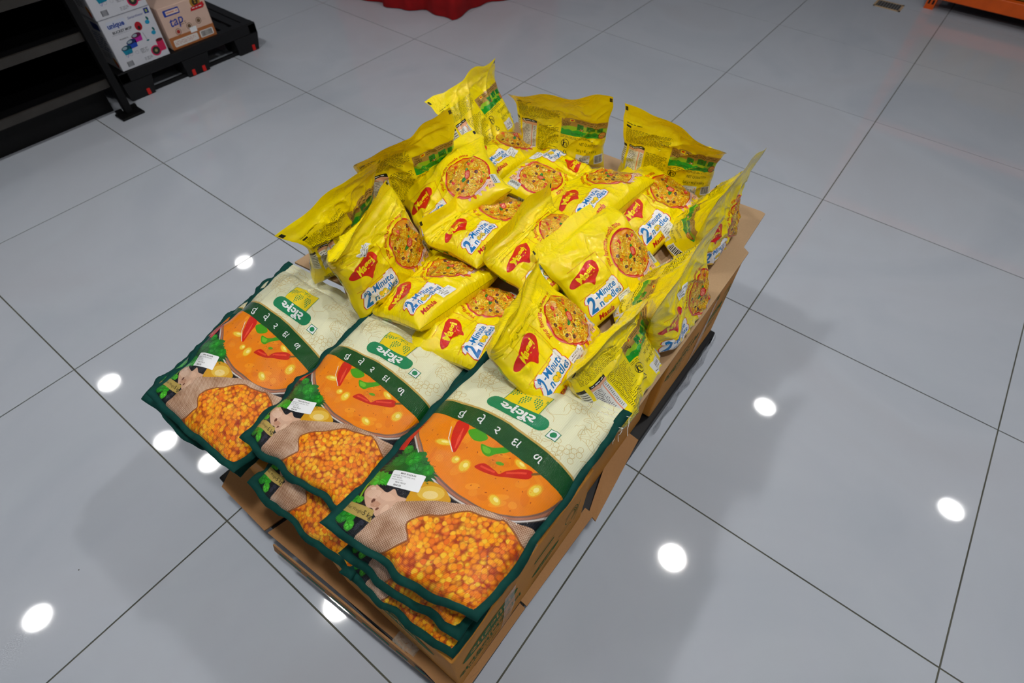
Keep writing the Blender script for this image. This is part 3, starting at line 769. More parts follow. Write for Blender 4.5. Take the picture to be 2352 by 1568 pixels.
def sack_art():
    rnd = random.Random(3); a = Art(); CREAM = lin(232, 232, 198); GOLDL = lin(206, 182, 112)
    # cream head of the sack with its vine drawing
    for k in range(46):
        x, y = rnd.uniform(.5, 26.5), rnd.uniform(27.5, 41); R = rnd.uniform(1.2, 3.4); s0 = rnd.random() * 6.28; sp = rnd.uniform(1.2, 3.2)
        a.stroke([(x + R * math.cos(s0 + sp * i / 12), y + R * .8 * math.sin(s0 + sp * i / 12) + .25 * math.sin(i * 1.3)) for i in range(13)], .07, GOLDL, 1)
    for bx, by, n in ((2.6, 29.6, 4), (23.6, 30.2, 5), (13.5, 39.3, 4), (20.6, 38.6, 3), (4.5, 37.5, 4)):
        for r_ in range(n):
            for q in range(n - r_ // 2):
                if rnd.random() < .15: continue
                a.ell(bx + (q - (n - r_ // 2) / 2) * 1.0 + .3 * (r_ % 2), by - r_ * .9, .52, .52, GOLDL, 1, 0, 16, .86)
    for lx, ly in ((7.5, 38.2), (24.0, 37.2), (3.0, 34.5), (18.5, 28.8), (11.0, 29.5), (25.0, 33.6)):
        P = [(lx + (1.5 + .55 * math.cos(5 * t)) * math.cos(t), ly + (1.5 + .55 * math.cos(5 * t)) * math.sin(t)) for t in [k * .131 for k in range(49)]]
        a.stroke(P, .07, GOLDL, 1)
        for k in range(5): a.stroke([(lx, ly), (lx + 1.7 * math.cos(k * 1.257), ly + 1.7 * math.sin(k * 1.257))], .05, GOLDL, 1)
    # dark ground of the lower picture
    G = catmull([(-.5, 27.45), (3.2, 28.1), (7.9, 28.2), (12.5, 28.1), (18.0, 27.2), (22.4, 26.5), (27.5, 25.6)], 6, False)
    Bt = catmull([(-.5, 24.0), (3.3, 24.4), (7.8, 24.2), (12.1, 24.0), (16.6, 23.3), (20.9, 22.6), (24.3, 22.1), (27.5, 21.7)], 6, False)
    a.poly([(-.5, -.5), (27.5, -.5)] + list(Bt[::-1]), lin(20, 22, 30), 1)
    a.poly(list(G) + list((Bt + [0, 3.0])[::-1]), lin(196, 162, 84), 2)
    a.poly(list(G - [0, .42]) + list(Bt[::-1]), lin(0, 74, 24), 3)
    # bowl of soup
    soup = catmull([(-.5, 24.0), (-.4, 22.1), (1.2, 19.5), (3.5, 17.6), (5.3, 16.2), (8.3, 14.5), (12.0, 13.4), (15.4, 13.2), (18.5, 13.1), (21.4, 13.7), (23.8, 15.0), (25.5, 16.8), (26.4, 18.8), (26.9, 21.8)], 5, False)
    cen = np.array([13.3, 20.0]); d = soup - cen
    rim = soup + d / np.linalg.norm(d, axis=1)[:, None] * 1.15
    a.poly(list(rim) + list(Bt[::-1]), lin(126, 92, 78), 2)
    a.stroke(soup + d / np.linalg.norm(d, axis=1)[:, None] * .95, .26, lin(206, 200, 196), 3); a.stroke(soup + d / np.linalg.norm(d, axis=1)[:, None] * .5, .34, lin(176, 112, 84), 3); a.stroke(soup + d / np.linalg.norm(d, axis=1)[:, None] * 1.2, .16, lin(60, 54, 50), 3.2)
    a.poly(list(soup) + list((Bt[::-1])), lin(238, 132, 0), 4)
    for k in range(26):
        x, y = rnd.uniform(4, 24), rnd.uniform(14.5, 23); a.ell(x, y, rnd.uniform(.5, 1.6), rnd.uniform(.3, .8), lin(*rnd.choice([(242, 142, 10), (232, 122, 0), (246, 150, 16)])), 5, rnd.random() * 3, 14)
    for k in range(26): a.ell(rnd.uniform(3, 25), rnd.uniform(14.5, 22.5), rnd.uniform(.08, .22), .07, lin(160, 50, 6), 5.4, rnd.random() * 3, 7)
    for x, y, rx, ry, r in ((6.5, 19.4, 1.3, .55, .2), (12.0, 17.4, .75, 1.0, .1), (19.3, 15.1, 1.0, .62, -.3), (23.3, 19.6, .75, 1.1, -.2), (19.0, 22.2, 1.1, .5, -.3), (10.2, 17.6, .6, .6, 0)):
        a.ell(x, y, rx * 1.25, ry * 1.25, lin(240, 160, 14), 5.5, r, 16); a.ell(x, y, rx, ry, lin(240, 202, 60), 5.6, r, 16); a.ell(x + .1, y + .15, rx * .5, ry * .45, lin(250, 232, 140), 5.7, r, 12)
    a.poly(catmull([(5.6, 24.2), (7.9, 24.1), (8.8, 20.9), (9.2, 18.5), (7.0, 20.5)], 5), lin(214, 24, 8), 6); a.stroke([(7.4, 23.2), (8.2, 20.9), (8.8, 19.2)], .5, lin(238, 80, 50), 6.2, taper=True); a.stroke([(5.4, 22.6), (6.6, 20.4), (8.9, 18.5)], .14, lin(240, 220, 200), 6.2)
    a.poly(catmull([(13.3, 18.2), (14.2, 19.5), (16.3, 19.3), (17.2, 19.1), (17.9, 20.2), (19.9, 21.8), (21.3, 22.0), (21.4, 20.7), (19.2, 19.5), (16.9, 18.5), (14.4, 18.1)], 5), lin(206, 22, 4), 6)
    for p in (((14.0, 18.8), (16.5, 19.0)), ((18.0, 19.8), (20.6, 21.4))): a.stroke(p, .35, lin(234, 70, 40), 6.2)
    a.stroke([(21.3, 21.6), (22.4, 22.5)], .4, lin(120, 84, 30), 6.1)
    a.poly(catmull([(8.4, 23.2), (9.8, 24.4), (11.9, 23.6), (11.2, 22.3), (9.9, 22.1)], 5), lin(70, 160, 12), 6)
    a.poly(catmull([(11.7, 22.1), (13.4, 22.4), (15.6, 23.9), (16.2, 23.3), (14.7, 21.8), (14.0, 20.8), (12.7, 20.9)], 5), lin(64, 158, 10), 6); a.poly(catmull([(12.1, 21.9), (13.5, 22.0), (13.8, 21.3), (12.9, 21.1)], 4), lin(110, 190, 40), 6.2)
    a.ell(16.2, 20.7, .7, .3, lin(90, 160, 20), 6, .2, 10)
    a.poly(list(G - [0, .42]) + list(Bt[::-1]), lin(0, 74, 24), 7)
    # name on the green arc
    for t, x, y, sz, r in (('તુ', 4.55, 25.35, 2.15, .05), ('વે', 8.1, 25.25, 2.15, 0), ('ર', 11.75, 25.0, 2.15, -.06), ('દા', 15.3, 24.7, 2.15, -.12), ('ળ', 19.7, 24.0, 2.15, -.16)):
        a.text(t, x, y, sz, WHT, 8, .008, r)
    # yellow onion, ginger, coriander
    a.poly(catmull([(8.4, 8.0), (7.8, 9.3), (7.7, 10.7), (8.3, 12.0), (9.7, 12.8), (11.3, 12.8), (12.9, 12.3), (13.9, 11.3), (11, 9)], 5), lin(214, 156, 18), 4)
    a.ell(10.6, 11.0, 2.1, 1.25, lin(232, 190, 70), 4.2, .45, 20); a.ell(10.7, 10.7, 1.2, .7, lin(240, 214, 140), 4.4, .45, 16)
    gp = [(1.4, 6.0), (1.0, 7.1), (1.6, 8.2), (3.2, 7.9), (4.8, 7.7), (5.3, 8.8), (6.6, 8.2), (8.2, 8.4), (7.6, 7.2), (7.3, 6.3), (7.0, 5.3), (6.6, 4.0), (5.5, 4.0), (4.6, 4.6), (3.5, 4.4)]
    a.poly(catmull(gp, 5), lin(214, 172, 146), 4)
    for x, y, rx, ry, r, c in ((3.0, 6.6, 1.3, .8, .3, (228, 192, 168)), (5.4, 7.2, 1.3, .7, .2, (224, 184, 158)), (4.6, 5.3, .8, .5, .5, (196, 146, 118)), (6.4, 5.4, .5, .9, 0, (226, 190, 164)), (3.9, 5.6, .3, .4, 0, (96, 52, 36)), (5.3, 4.9, .3, .2, 1, (120, 70, 50)), (2.2, 7.4, .5, .3, .3, (236, 206, 186))):
        a.ell(x, y, rx, ry, lin(*c), 4.2, r, 14, wob=.25, rnd=rnd)
    leafy(a, [(1.6, 10.9), (1.0, 12.6), (1.3, 14.5), (2.8, 16.2), (5.4, 15.8), (7.6, 15.0), (9.3, 13.9), (8.8, 12.2)], rnd, lin(14, 92, 22), 4)
    for x, y, r_ in ((2.2, 13.4, 1.1), (4.2, 14.6, 1.3), (6.0, 13.2, 1.4), (7.6, 14.0, 1.0), (2.2, 15.9, .8)):
        leafy(a, [(x + r_ * math.cos(t), y + r_ * math.sin(t)) for t in [k * .785 for k in range(8)]], rnd, lin(*rnd.choice([(26, 140, 28), (40, 158, 44), (18, 116, 30)])), 4.4)
    leafy(a, [(.8, 7.6), (.1, 8.9), (.5, 10.4), (3.0, 10.6), (3.9, 8.9), (2.5, 8.3)], rnd, lin(40, 160, 30), 4.5)
    for x, y, r_ in ((1.0, 1.4, 1.0), (2.2, 2.2, .9), (3.0, 1.0, .8), (.5, 4.6, .8), (1.6, 4.9, .6)):
        leafy(a, [(x + r_ * math.cos(t), y + r_ * math.sin(t)) for t in [k * .785 for k in range(8)]], rnd, lin(*rnd.choice([(44, 158, 28), (70, 178, 40), (28, 130, 30)])), 4.5)
    a.stroke([(.2, 8.6), (.7, 6.5), (1.4, 4.4)], .35, lin(120, 186, 30), 4.4); a.stroke([(.2, 22.2), (.6, 18.5), (1.0, 15.5)], 1.2, lin(206, 30, 20), 4)
    for k in range(14): a.ell(rnd.uniform(3.5, 9), rnd.uniform(.6, 3.6), .5, .35, lin(*rnd.choice([(40, 42, 56), (56, 58, 74), (30, 32, 44)])), 2, rnd.random() * 3, 10, wob=.4, rnd=rnd)
    # burlap with the lentils spilling out of it
    bur = catmull([(5.6, -1.0), (5.5, 1.6), (5.8, 3.6), (7.0, 5.8), (7.1, 6.8), (7.4, 7.5), (9.4, 8.7), (12.6, 10.7), (16.7, 12.6), (20.7, 13.3), (24.0, 13.8), (27.6, 13.9), (27.6, 5), (27.6, -1), (14, -1)], 5)
    a.poly(bur, lin(190, 150, 124), 7, 2)
    inn = catmull([(8.6, -.8), (10.6, .2), (12.3, 2.7), (12.5, 3.6), (11.0, 5.0), (11.3, 6.3), (12.6, 7.9), (14.2, 9.0), (16.9, 11.4), (19.2, 11.9), (21.7, 12.6), (22.4, 13.0), (24.2, 12.5), (26.2, 11.4), (27.6, 10.6), (27.6, 4), (27.6, -.8), (18, -.8)], 5)
    a.stroke(inn[4:70], .5, lin(150, 84, 36), 7.3)
    a.poly(inn, lin(244, 140, 10), 7.6, 1)
    # gold weight tag
    a.poly([(-.3, 3.95), (5.1, 4.5), (5.8, 2.8), (.0, 2.2)], lin(186, 160, 84), 9)
    a.text('Net Weight: ', .25, 2.95, .72, lin(40, 34, 20), 9.4, .0, .06); a.text('5 kg', 3.75, 3.1, 1.05, lin(30, 26, 16), 9.4, .012, .06)
    # maker's mark: grapes on yellow over a green pill
    GR = lin(0, 132, 84)
    sq = [(9.0, 31.8), (15.9, 31.8), (16.0, 36.6), (13.6, 36.55), (12.2, 36.75), (10.9, 36.95), (8.9, 36.5)]; P = np.array(sq); c = P.mean(0)
    a.poly(c + (P - c) * 1.035, GR, 4); a.poly(P, lin(236, 210, 20), 5)
    for bx, by, rows, lean in ((10.2, 35.5, (4, 4, 3, 2), -.32), (12.2, 34.8, (3, 4, 4, 3, 2, 1), -.12), (14.2, 35.0, (3, 4, 4, 3, 2, 1), .16)):
        for r_, n in enumerate(rows):
            for q in range(n): a.ell(bx + (q - (n - 1) / 2) * .46 + lean * r_, by - r_ * .42, .15, .17, GR, 6, 0, 10)
    for x, r in ((11.6, .3), (13.2, -.3)): a.ell(x, 35.95, .75, .26, GR, 6, r, 16, .72)
    a.stroke([(12.4, 35.4), (12.5, 36.3)], .12, GR, 6)
    a.rect(6.9, 29.2, 18.6, 32.2, GR, 5.5, 1.45, -.035); a.text('®', 16.3, 36.2, .45, GOLDL, 4)
    a.text('અંગૂર', 12.7, 30.05, 2.35, WHT, 6.5, .035, -.035, 'c', sx=1.45)
    a.rect(19.2, 28.7, 21.2, 30.6, lin(0, 120, 80), 4, 0, -.03); a.rect(19.34, 28.84, 21.06, 30.46, WHT, 5, 0, -.03); a.ell(20.2, 29.65, .58, .58, lin(0, 132, 84), 6, 0, 20)
    return a, CREAM

# ---------------------------------------------------------------- noodle pouches
NX, NY = 92, 80
_front = scaled(front_art(), PW / .264, PH / .23, .7, .3).compile(PW * 100, PH * 100, NX, NY)
_back = scaled(back_art(), PW / .264 * 1.056, PH / .23 * 1.15).compile(PW * 100, PH * 100, NX, NY)
_stkp = sticker_art('pouch').compile(4.4, 2.5, 16, 10)
_stks = sticker_art('sack').compile(5.4, 3.0, 18, 10)

def lay_art(S_pts, S_nrm, nx, ny, comp, off, step, flip=False):
    uv, F, C, lay, Mi = comp
    q = uv.copy()
    if flip: q[:, 0] = 1 - q[:, 0]
    P = grid_eval(S_pts, nx, ny, q); n = grid_eval(S_nrm, nx, ny, q)
    return P + n * (off + lay * step)[:, None]

def grid_faces(nx, ny, start, flip=False):
    f = []
    for j in range(ny):
        for i in range(nx):
            a = start + j * (nx + 1) + i; b = a + 1; c = a + nx + 1; d = c + 1
            t = [(a, b, d), (a, d, c)]
            f += [tuple(reversed(x)) for x in t] if flip else t
    return f

def patch_on(surf_pts, surf_nrm, nx, ny, comp, cw, ch, W, H, cx, cy, rot, off):
    """a label w x h cm stuck at (cx, cy) cm of a surface"""
    uv, F, C, lay, Mi = comp
    x = (uv[:, 0] - .5) * cw; y = (uv[:, 1] - .5) * ch
    q = np.stack([(cx + x * math.cos(rot) - y * math.sin(rot)) / W, (cy + x * math.sin(rot) + y * math.cos(rot)) / H], 1)
    P = grid_eval(surf_pts, nx, ny, q); n = grid_eval(surf_nrm, nx, ny, q)
    return P + n * (off + lay * .0002)[:, None], F, C

def pouch(key, ctrl, T, seed, kind, stand, label, stick=None):
    """kind F: the control points outline the front as seen; B: they outline the back"""
    S = PouchSurf(ctrl, T, seed, stand)
    u, v = np.meshgrid(np.linspace(0, 1, NX + 1), np.linspace(0, 1, NY + 1))
    A, B, n = S.both(u, v)                     # A faces along the normal
    nA = grid_normals(A); nB = -grid_normals(B)
    base = A.reshape(-1, 3).mean(0); base[2] = min(A[..., 2].min(), B[..., 2].min())
    e = empty('noodle_pack', base)
    tag(e, label, 'noodle packet', 'noodle packets heaped on the cartons')
    V = [A.reshape(-1, 3), B.reshape(-1, 3)]; n0 = len(V[0])
    F = grid_faces(NX, NY, 0) + grid_faces(NX, NY, n0, True)
    cols = [np.tile(YEL, (len(F), 1))]
    uvs = [np.stack([u.ravel() * PW, v.ravel() * PH], 1) + seed * .37, np.stack([u.ravel() * PW, v.ravel() * PH], 1) + seed * .37 + 5]
    cur = 2 * n0
    front, back = (_front, _back)
    sides = ((front, A, nA, False), (back, B, nB, True)) if kind == 'F' else ((back, A, nA, False), (front, B, nB, True))
    for comp, G, g, fl in sides:
        P = lay_art(G, g, NX, NY, comp, .00022, .00008, fl)
        uv = comp[0].copy(); uv[:, 0] = 1 - uv[:, 0] if fl else uv[:, 0]
        V.append(P); uvs.append(uv * [PW, PH] + seed * .37 + (5 if fl else 0))
        F += [tuple(i + cur for i in (f[::-1] if fl else f)) for f in comp[1]]; cols.append(comp[2]); cur += len(P)
    V = np.concatenate(V) - base
    sm = np.ones(len(F), bool)
    me = mesh_np('pouch', V, F, np.concatenate(cols), np.concatenate(uvs), None, sm)
    link('pouch', me, [M_FILM], e)
    if stick:
        x, y, rot, side = stick
        G, g = (A, nA) if side == 'A' else (B, nB)
        P, Fs, C = patch_on(G, g, NX, NY, _stkp, 4.4, 2.5, PW * 100, PH * 100, x, y, rot, .0011)
        if side == 'B': Fs = [f[::-1] for f in Fs]
        link('price_sticker', mesh_np('price_sticker', P - base, Fs, C), [M_LABEL], e)['label'] = 'white price sticker'
    return e

# ---------------------------------------------------------------- sacks of lentils
QX, QY = 90, 142
_sa, CREAM = sack_art(); _sack = _sa.compile(SW * 100, SH * 100, QX, QY)

def inset(c, d):
    BL, BR, TL, TR = [np.array(q, float) for q in c]
    un = lambda a: a / np.linalg.norm(a)
    return [BL + un(BR - BL) * d + un(TL - BL) * d, BR + un(BL - BR) * d + un(TR - BR) * d, TL + un(TR - TL) * d, TR + un(TL - TR) * d]

def sack(corners, T, seed, label, stick=True, threads=0):
    S = SackSurf(inset(corners, .008), T, seed)
    u, v = np.meshgrid(np.linspace(0, 1, QX + 1), np.linspace(0, 1, QY + 1))
    A, B, n = S.both(u, v); nA = grid_normals(A)
    base = A.reshape(-1, 3).mean(0); base[2] = B[..., 2].min()
    e = empty('lentil_sack', base)
    tag(e, label, 'sack of lentils', 'sacks of split lentils stacked on the cartons')
    V = [A.reshape(-1, 3), B.reshape(-1, 3)]; n0 = len(V[0])
    F = grid_faces(QX, QY, 0) + grid_faces(QX, QY, n0, True)
    uv0 = np.stack([u.ravel() * SW, v.ravel() * SH], 1) + seed * .41
    P = lay_art(A, nA, QX, QY, _sack, .0002, .00009)
    cur = 2 * n0
    F += [tuple(i + cur for i in f) for f in _sack[1]]
    cols = np.concatenate([np.tile(CREAM, (cur // 1 and len(F) - len(_sack[1]), 1)), _sack[2]])
    mi = np.concatenate([np.zeros(len(F) - len(_sack[1]), int), _sack[4]])
    me = mesh_np('sack_body', np.concatenate(V + [P]) - base, F, cols, np.concatenate([uv0, uv0 + 7, _sack[0] * [SW, SH] + seed * .41]), mi, np.ones(len(F), bool))
    link('sack_body', me, [M_SACK, M_LENT, M_BURL], e)
    # sewn binding: folded tape along left side, bottom and right side
    o = np.random.RandomState(seed + 9).rand(20) * 40
    path = [('L', t) for t in np.linspace(1.0, 0, 96)] + [('B', t) for t in np.linspace(0, 1, 64)[1:]] + [('R', t) for t in np.linspace(0, 1.0, 96)[1:]]
    ctr = S.mid(np.array([.5]), np.array([.5]))[0]
    c = S.c; ex = c[1] - c[0] + c[3] - c[2]; ex /= np.linalg.norm(ex); ey = c[2] - c[0] + c[3] - c[1]; ey /= np.linalg.norm(ey)
    rows = []; L = 0
    K = len(path)
    for k, (sd, t) in enumerate(path):
        if sd == 'L': p = A[min(int(round(t * QY)), QY), 0]; out = -ex
        elif sd == 'B': p = A[0, min(int(round(t * QX)), QX)]; out = -ey
        else: p = A[min(int(round(t * QY)), QY), QX]; out = ex
        # round the two bottom corners
        if sd == 'L' and t < .04: out = -ex * (t / .04) + (-ex - ey) * (1 - t / .04)
        if sd == 'B' and t < .05: out = -ey * (t / .05) + (-ex - ey) * (1 - t / .05)
        if sd == 'B' and t > .95: out = -ey * ((1 - t) / .05) + (ex - ey) * (1 - (1 - t) / .05)
        if sd == 'R' and t < .04: out = ex * (t / .04) + (ex - ey) * (1 - t / .04)
        s_ = k * .0058
        wv = np.interp(0, [0], [0]) + .014 * (vnoise(np.array([s_ * 26 + o[0]]), np.array([o[1]]), seed)[0] - .5) + .008 * (vnoise(np.array([s_ * 60 + o[2]]), np.array([o[3]]), seed + 1)[0] - .5)
        wid = .0125 + .004 * (vnoise(np.array([s_ * 14 + o[4]]), np.array([o[5]]), seed + 2)[0] - .5)
        up = np.array([0, 0, 1.0])
        q0 = p - out * .0045; q1 = p + out * wid * .5 + up * (wv * .5 - .001); q2 = p + out * wid + up * (wv - .003)
        rows.append((q0 + up * .0022, q1 + up * .0022, q2 + up * .0012, q2 - up * .0012, q1 - up * .0022, q0 - up * .0030))
    V2 = np.array(rows).reshape(-1, 3); m = 6; F2 = []
    for k in range(K - 1):
        for q in range(m):
            F2.append((k * m + q, k * m + (q + 1) % m, (k + 1) * m + (q + 1) % m, (k + 1) * m + q))
    F2 += [tuple(range(m))[::-1], tuple((K - 1) * m + q for q in range(m))]
    me = mesh_np('binding', V2 - base, F2, smooth=[True] * len(F2)); bm = bmesh.new(); bm.from_mesh(me); bmesh.ops.recalc_face_normals(bm, faces=bm.faces); bm.to_mesh(me); bm.free()
    link('binding', me, [M_BIND], e)['label'] = 'dark green cloth binding'
    # two rows of white stitching across the mouth
    mb = MB()
    for vv in (.972, .945):
        j = int(vv * QY); pts = [A[j, i] + nA[j, i] * .0006 - base for i in range(1, QX)]
        for q in range(0, len(pts) - 3, 4): mb.tube(pts[q:q + 4], .00055, 5)
    mb.build('stitching', M_THREAD, e)
    for q in range(threads):
        rr = random.Random(seed * 7 + q); p = A[QY - 4 - 9 * q, QX] + ex * .010; pts = [p - base]
        dirx = np.array([.3 * rr.uniform(-1, 1), -.4, -.9])
        p = p + ex * .008 + np.array([0, 0, .003]); pts.append(p - base)
        for k in range(6):
            p = p + (dirx + np.array([rr.uniform(-1.2, 1.2), rr.uniform(-1.2, 1.2), 0])) * .0042; pts.append(p - base)
        mb = MB(); mb.tube(pts, .00055, 5); mb.build('loose_thread', M_THREAD, e)
    if stick:
        P, Fs, C = patch_on(A, nA, QX, QY, _stks, 5.4, 3.0, SW * 100, SH * 100, 5.95, 10.85, .27, .0014)
        link('price_sticker', mesh_np('price_sticker', P - base, Fs, C), [M_LABEL], e)['label'] = 'white price sticker'
    return e

# ================================================================ the shop
# ---------------------------------------------------------------- floor: one field of tiles with grout lines between them
TILE = 0.8
def build_floor():
    x0, x1, y0, y1 = -6.4, 7.2, -4.8, 9.6
    mb = MB(); mb.box((x0, y0, -.05), (x1, y1, -.002))
    fl = mb.build('floor', [M_GROUT])
    fl['kind'] = 'structure'
    rnd = random.Random(2); mb = MB()
    g = .0021
    for i in range(int(x0 / TILE), int(x1 / TILE)):
        for j in range(int(y0 / TILE), int(y1 / TILE)):
            a, b = i * TILE + g, (i + 1) * TILE - g; c, d = j * TILE + g, (j + 1) * TILE - g
            mb.hexa([(a, c, -.01), (b, c, -.01), (b, d, -.01), (a, d, -.01), (a, c, 0), (b, c, 0), (b, d, 0), (a, d, 0)])
    t = mb.build('floor_tiles', [M_FLOOR], fl)
build_floor()
mb = MB(); mb.box((-6.4, -4.8, LAMP_Z + .02), (7.2, 9.6, LAMP_Z + .1)); mb.build('ceiling', M_CEIL)['kind'] = 'structure'

lamp_body = None
for i, (x, y) in enumerate(LAMPS):
    e = empty('ceiling_lamp', (x, y, LAMP_Z)); tag(e, 'round white ceiling downlight whose reflection shines on the polished floor', 'ceiling lamp', 'ceiling downlights')
    if i == 0:
        mb = MB(); mb.lathe((0, 0, 0), [(LAMP_R, .02), (LAMP_R + .014, .02), (LAMP_R + .014, .0), (LAMP_R + .004, -.012), (LAMP_R, -.010)], 48, False); rim = mb.build('lamp_rim', M_TRIM, e, True)
        mb = MB(); mb.lathe((0, 0, 0), [(LAMP_R, .012), (LAMP_R, -.006), (LAMP_R * .98, -.008)], 24); dif = mb.build('lamp_diffuser', M_LAMP[0 if i in BRIGHT else 1], e)
    else:
        c = rim.copy(); COL.objects.link(c); c.parent = e
        c = dif.copy(); COL.objects.link(c); c.parent = e
        if i in BRIGHT: c.data = dif.data.copy(); c.data.materials[0] = M_LAMP[0]

# floor drain
p = at((2041, 13), 0.0)
e = empty('floor_drain', (p[0], p[1], 0)); tag(e, 'small rectangular metal drain grate set in the floor near the orange rack', 'drain')
mb = MB(); W2, H2 = .085, .065
for lo, hi in (((-W2, -H2, 0), (W2, -H2 + .012, .003)), ((-W2, H2 - .012, 0), (W2, H2, .003)), ((-W2, -H2, 0), (-W2 + .012, H2, .003)), ((W2 - .012, -H2, 0), (W2, H2, .003))): mb.box(lo, hi)
mb.build('drain_frame', plain('drain_rim', lin(190, 160, 120), .5), e)
mb = MB(); mb.box((-W2 + .012, -H2 + .012, .0003), (W2 - .012, H2 - .012, .001)); mb.build('drain_well', plain('drain_well_dark', lin(50, 48, 46), .7), e)
mb = MB()
for k in range(9): mb.box((-W2 + .016 + k * .0170, -H2 + .012, .001), (-W2 + .026 + k * .0170, H2 - .012, .0028))
mb.build('drain_grate', M_METAL, e)

# ---------------------------------------------------------------- display pallet of black plastic
def plastic_pallet(name, x0, x1, y0, y1, h, label, plugs=False, front='x'):
    e = empty(name, ((x0 + x1) / 2, (y0 + y1) / 2, 0)); tag(e, label, 'pallet')
    c = np.array([(x0 + x1) / 2, (y0 + y1) / 2, 0])
    mb = MB(); X0, X1, Y0, Y1 = x0 - c[0], x1 - c[0], y0 - c[1], y1 - c[1]
    # open deck: rim and slats, with a lip along the edge
    mb.box((X0, Y0, h - .05), (X1, Y0 + .05, h - .002), .004); mb.box((X0, Y1 - .05, h - .05), (X1, Y1, h - .002), .004)
    mb.box((X0, Y0, h - .05), (X0 + .05, Y1, h), .004); mb.box((X1 - .05, Y0, h - .05), (X1, Y1, h), .004)
    n = int((Y1 - Y0) / .075)
    for k in range(n):
        y = Y0 + .05 + (Y1 - Y0 - .1) * (k + .5) / n; mb.box((X0 + .04, y - .024, h - .024), (X1 - .04, y + .024, h - .001))
    for k in range(5):
        x = X0 + .05 + (X1 - X0 - .1) * (k + .5) / 5; mb.box((x - .03, Y0 + .04, h - .045), (x + .03, Y1 - .04, h - .01))
    mb.build('deck', M_BLACK, e)
    bw = .15
    for ix, xc in enumerate((X0 + bw / 2, 0, X1 - bw / 2)):
        for iy, yc in enumerate((Y0 + bw / 2, 0, Y1 - bw / 2)):
            mb = MB(); t = .014
            mb.hexa([(xc - bw / 2 + t, yc - bw / 2 + t, 0), (xc + bw / 2 - t, yc - bw / 2 + t, 0), (xc + bw / 2 - t, yc + bw / 2 - t, 0), (xc - bw / 2 + t, yc + bw / 2 - t, 0),
                     (xc - bw / 2, yc - bw / 2, h - .05), (xc + bw / 2, yc - bw / 2, h - .05), (xc + bw / 2, yc + bw / 2, h - .05), (xc - bw / 2, yc + bw / 2, h - .05)])
            ft = mb.build('foot', M_BLACK, e)
            if plugs and ix == 2:
                for dy in ((-.03, .03) if iy == 1 else (.03,)):
                    mb = MB(); xx = xc + bw / 2 - t; mb.box((xx - .002, yc + dy - .009, .004), (xx + .006, yc + dy + .009, .034), .002); mb.build('red_plug', M_REDP, ft)['label'] = 'red plug'
    for xc in (X0 + .02, X1 - .06):     # skids joining the feet along the floor
        mb = MB(); mb.box((xc + .014, Y0 + .016, 0.0), (xc + .026, Y1 - .016, .018)); mb.build('skid', M_BLACK, e)
    return e
PZ = .128
plastic_pallet('plastic_pallet', .765, 1.566, .055, 1.300, PZ, 'black plastic pallet under the heaped noodle packets and lentil sacks')

# flattened cardboard laid on the pallet
def board(name, pts, thick, mat, label, cat='cardboard', group=None):
    c = np.mean(np.array(pts), axis=0); mb = MB(); mb.sheet([np.array(p) - c for p in pts], thick)
    o = mb.build(name, mat); o.location = c; tag(o, label, cat, group); return o
z = PZ + .006
f1 = [at((509, 1117), z), at((607, 1218), z), at((690, 1160), z), at((552, 1035), z)]
board('cardboard_flap', f1, .005, M_BROWN, 'brown cardboard flap sticking out under the left lentil sacks')
f2 = [at((615, 1223), z), at((905, 1467), z), at((1030, 1600), z), at((1100, 1540), z), at((930, 1330), z), at((705, 1162), z)]
f2s = board('cardboard_sheet', f2, .005, M_BROWN, 'long brown cardboard sheet lying in front of the carton with the front oval logo')
c2 = np.mean(np.array(f2), axis=0)
# teal lettering on the hanging edge of that sheet
a = Art(); TEAL = lin(0, 116, 112)
a.words(0, 0, 42, 2.6, 1, TEAL, 0, random.Random(3), .0)
pa, pb = at((640, 1262), z - .002), at((985, 1548), z - .002)
ex = (pb - pa) / np.linalg.norm(pb - pa)
mb = MB(); L_ = np.linalg.norm(pb - pa)
q = [pa - ex * .02, pb + ex * .02]
dn = np.array([.0, -.006, -.030]); nrm_ = np.cross(ex, -dn / np.linalg.norm(dn)); 
mb.hexa([q[0] + dn, q[1] + dn, q[1] + dn + np.array([0, .004, 0]), q[0] + dn + np.array([0, .004, 0]), q[0], q[1], q[1] + np.array([0, .004, 0]), q[0] + np.array([0, .004, 0])])
o = mb.build('folded_edge', M_BROWN); o.data.transform(Matrix.Translation(-Vector(c2))); o.parent = f2s
k_ = (L_ * 100) / max(1, max(v[:, 0].max() for v in a.V)); a.V = [v * [k_ * .98, .85] for v in a.V]
a.flat(o, pa + dn * .97 - c2, ex, -dn / np.linalg.norm(dn), M_PRINT, .0008)
z3 = PZ + .004
f3 = [at((1060, 1575), z3), at((1206, 1399), z3), at((1194, 1385), z3), at((1040, 1568), z3)]
f3 = [(1.555, .075, z3 + .004), (1.569, .075, z3 - .002), (1.571, .285, z3 - .002), (1.556, .285, z3 + .004)]
board('cardboard_strip', f3, .004, M_BROWN, 'narrow brown cardboard strip below the green lettering of the front carton')
f3 = [(1.548, .290, z3 + .006), (1.572, .290, z3 + .002), (1.578, .56, z3 + .002), (1.552, .56, z3 + .006)]
board('cardboard_strip', f3, .004, M_BROWN, 'brown cardboard strip along the carton side below the line drawing')
f4 = [at((1352, 1178), z3), at((1368, 1196), z3), at((1466, 1010), z3 + .01), at((1440, 990), z3 + .02), at((1392, 1060), z3 + .02)]
board('cardboard_flap', f4, .005, M_BROWN, 'wide brown cardboard flap between the front carton and the back carton on the pallet edge')

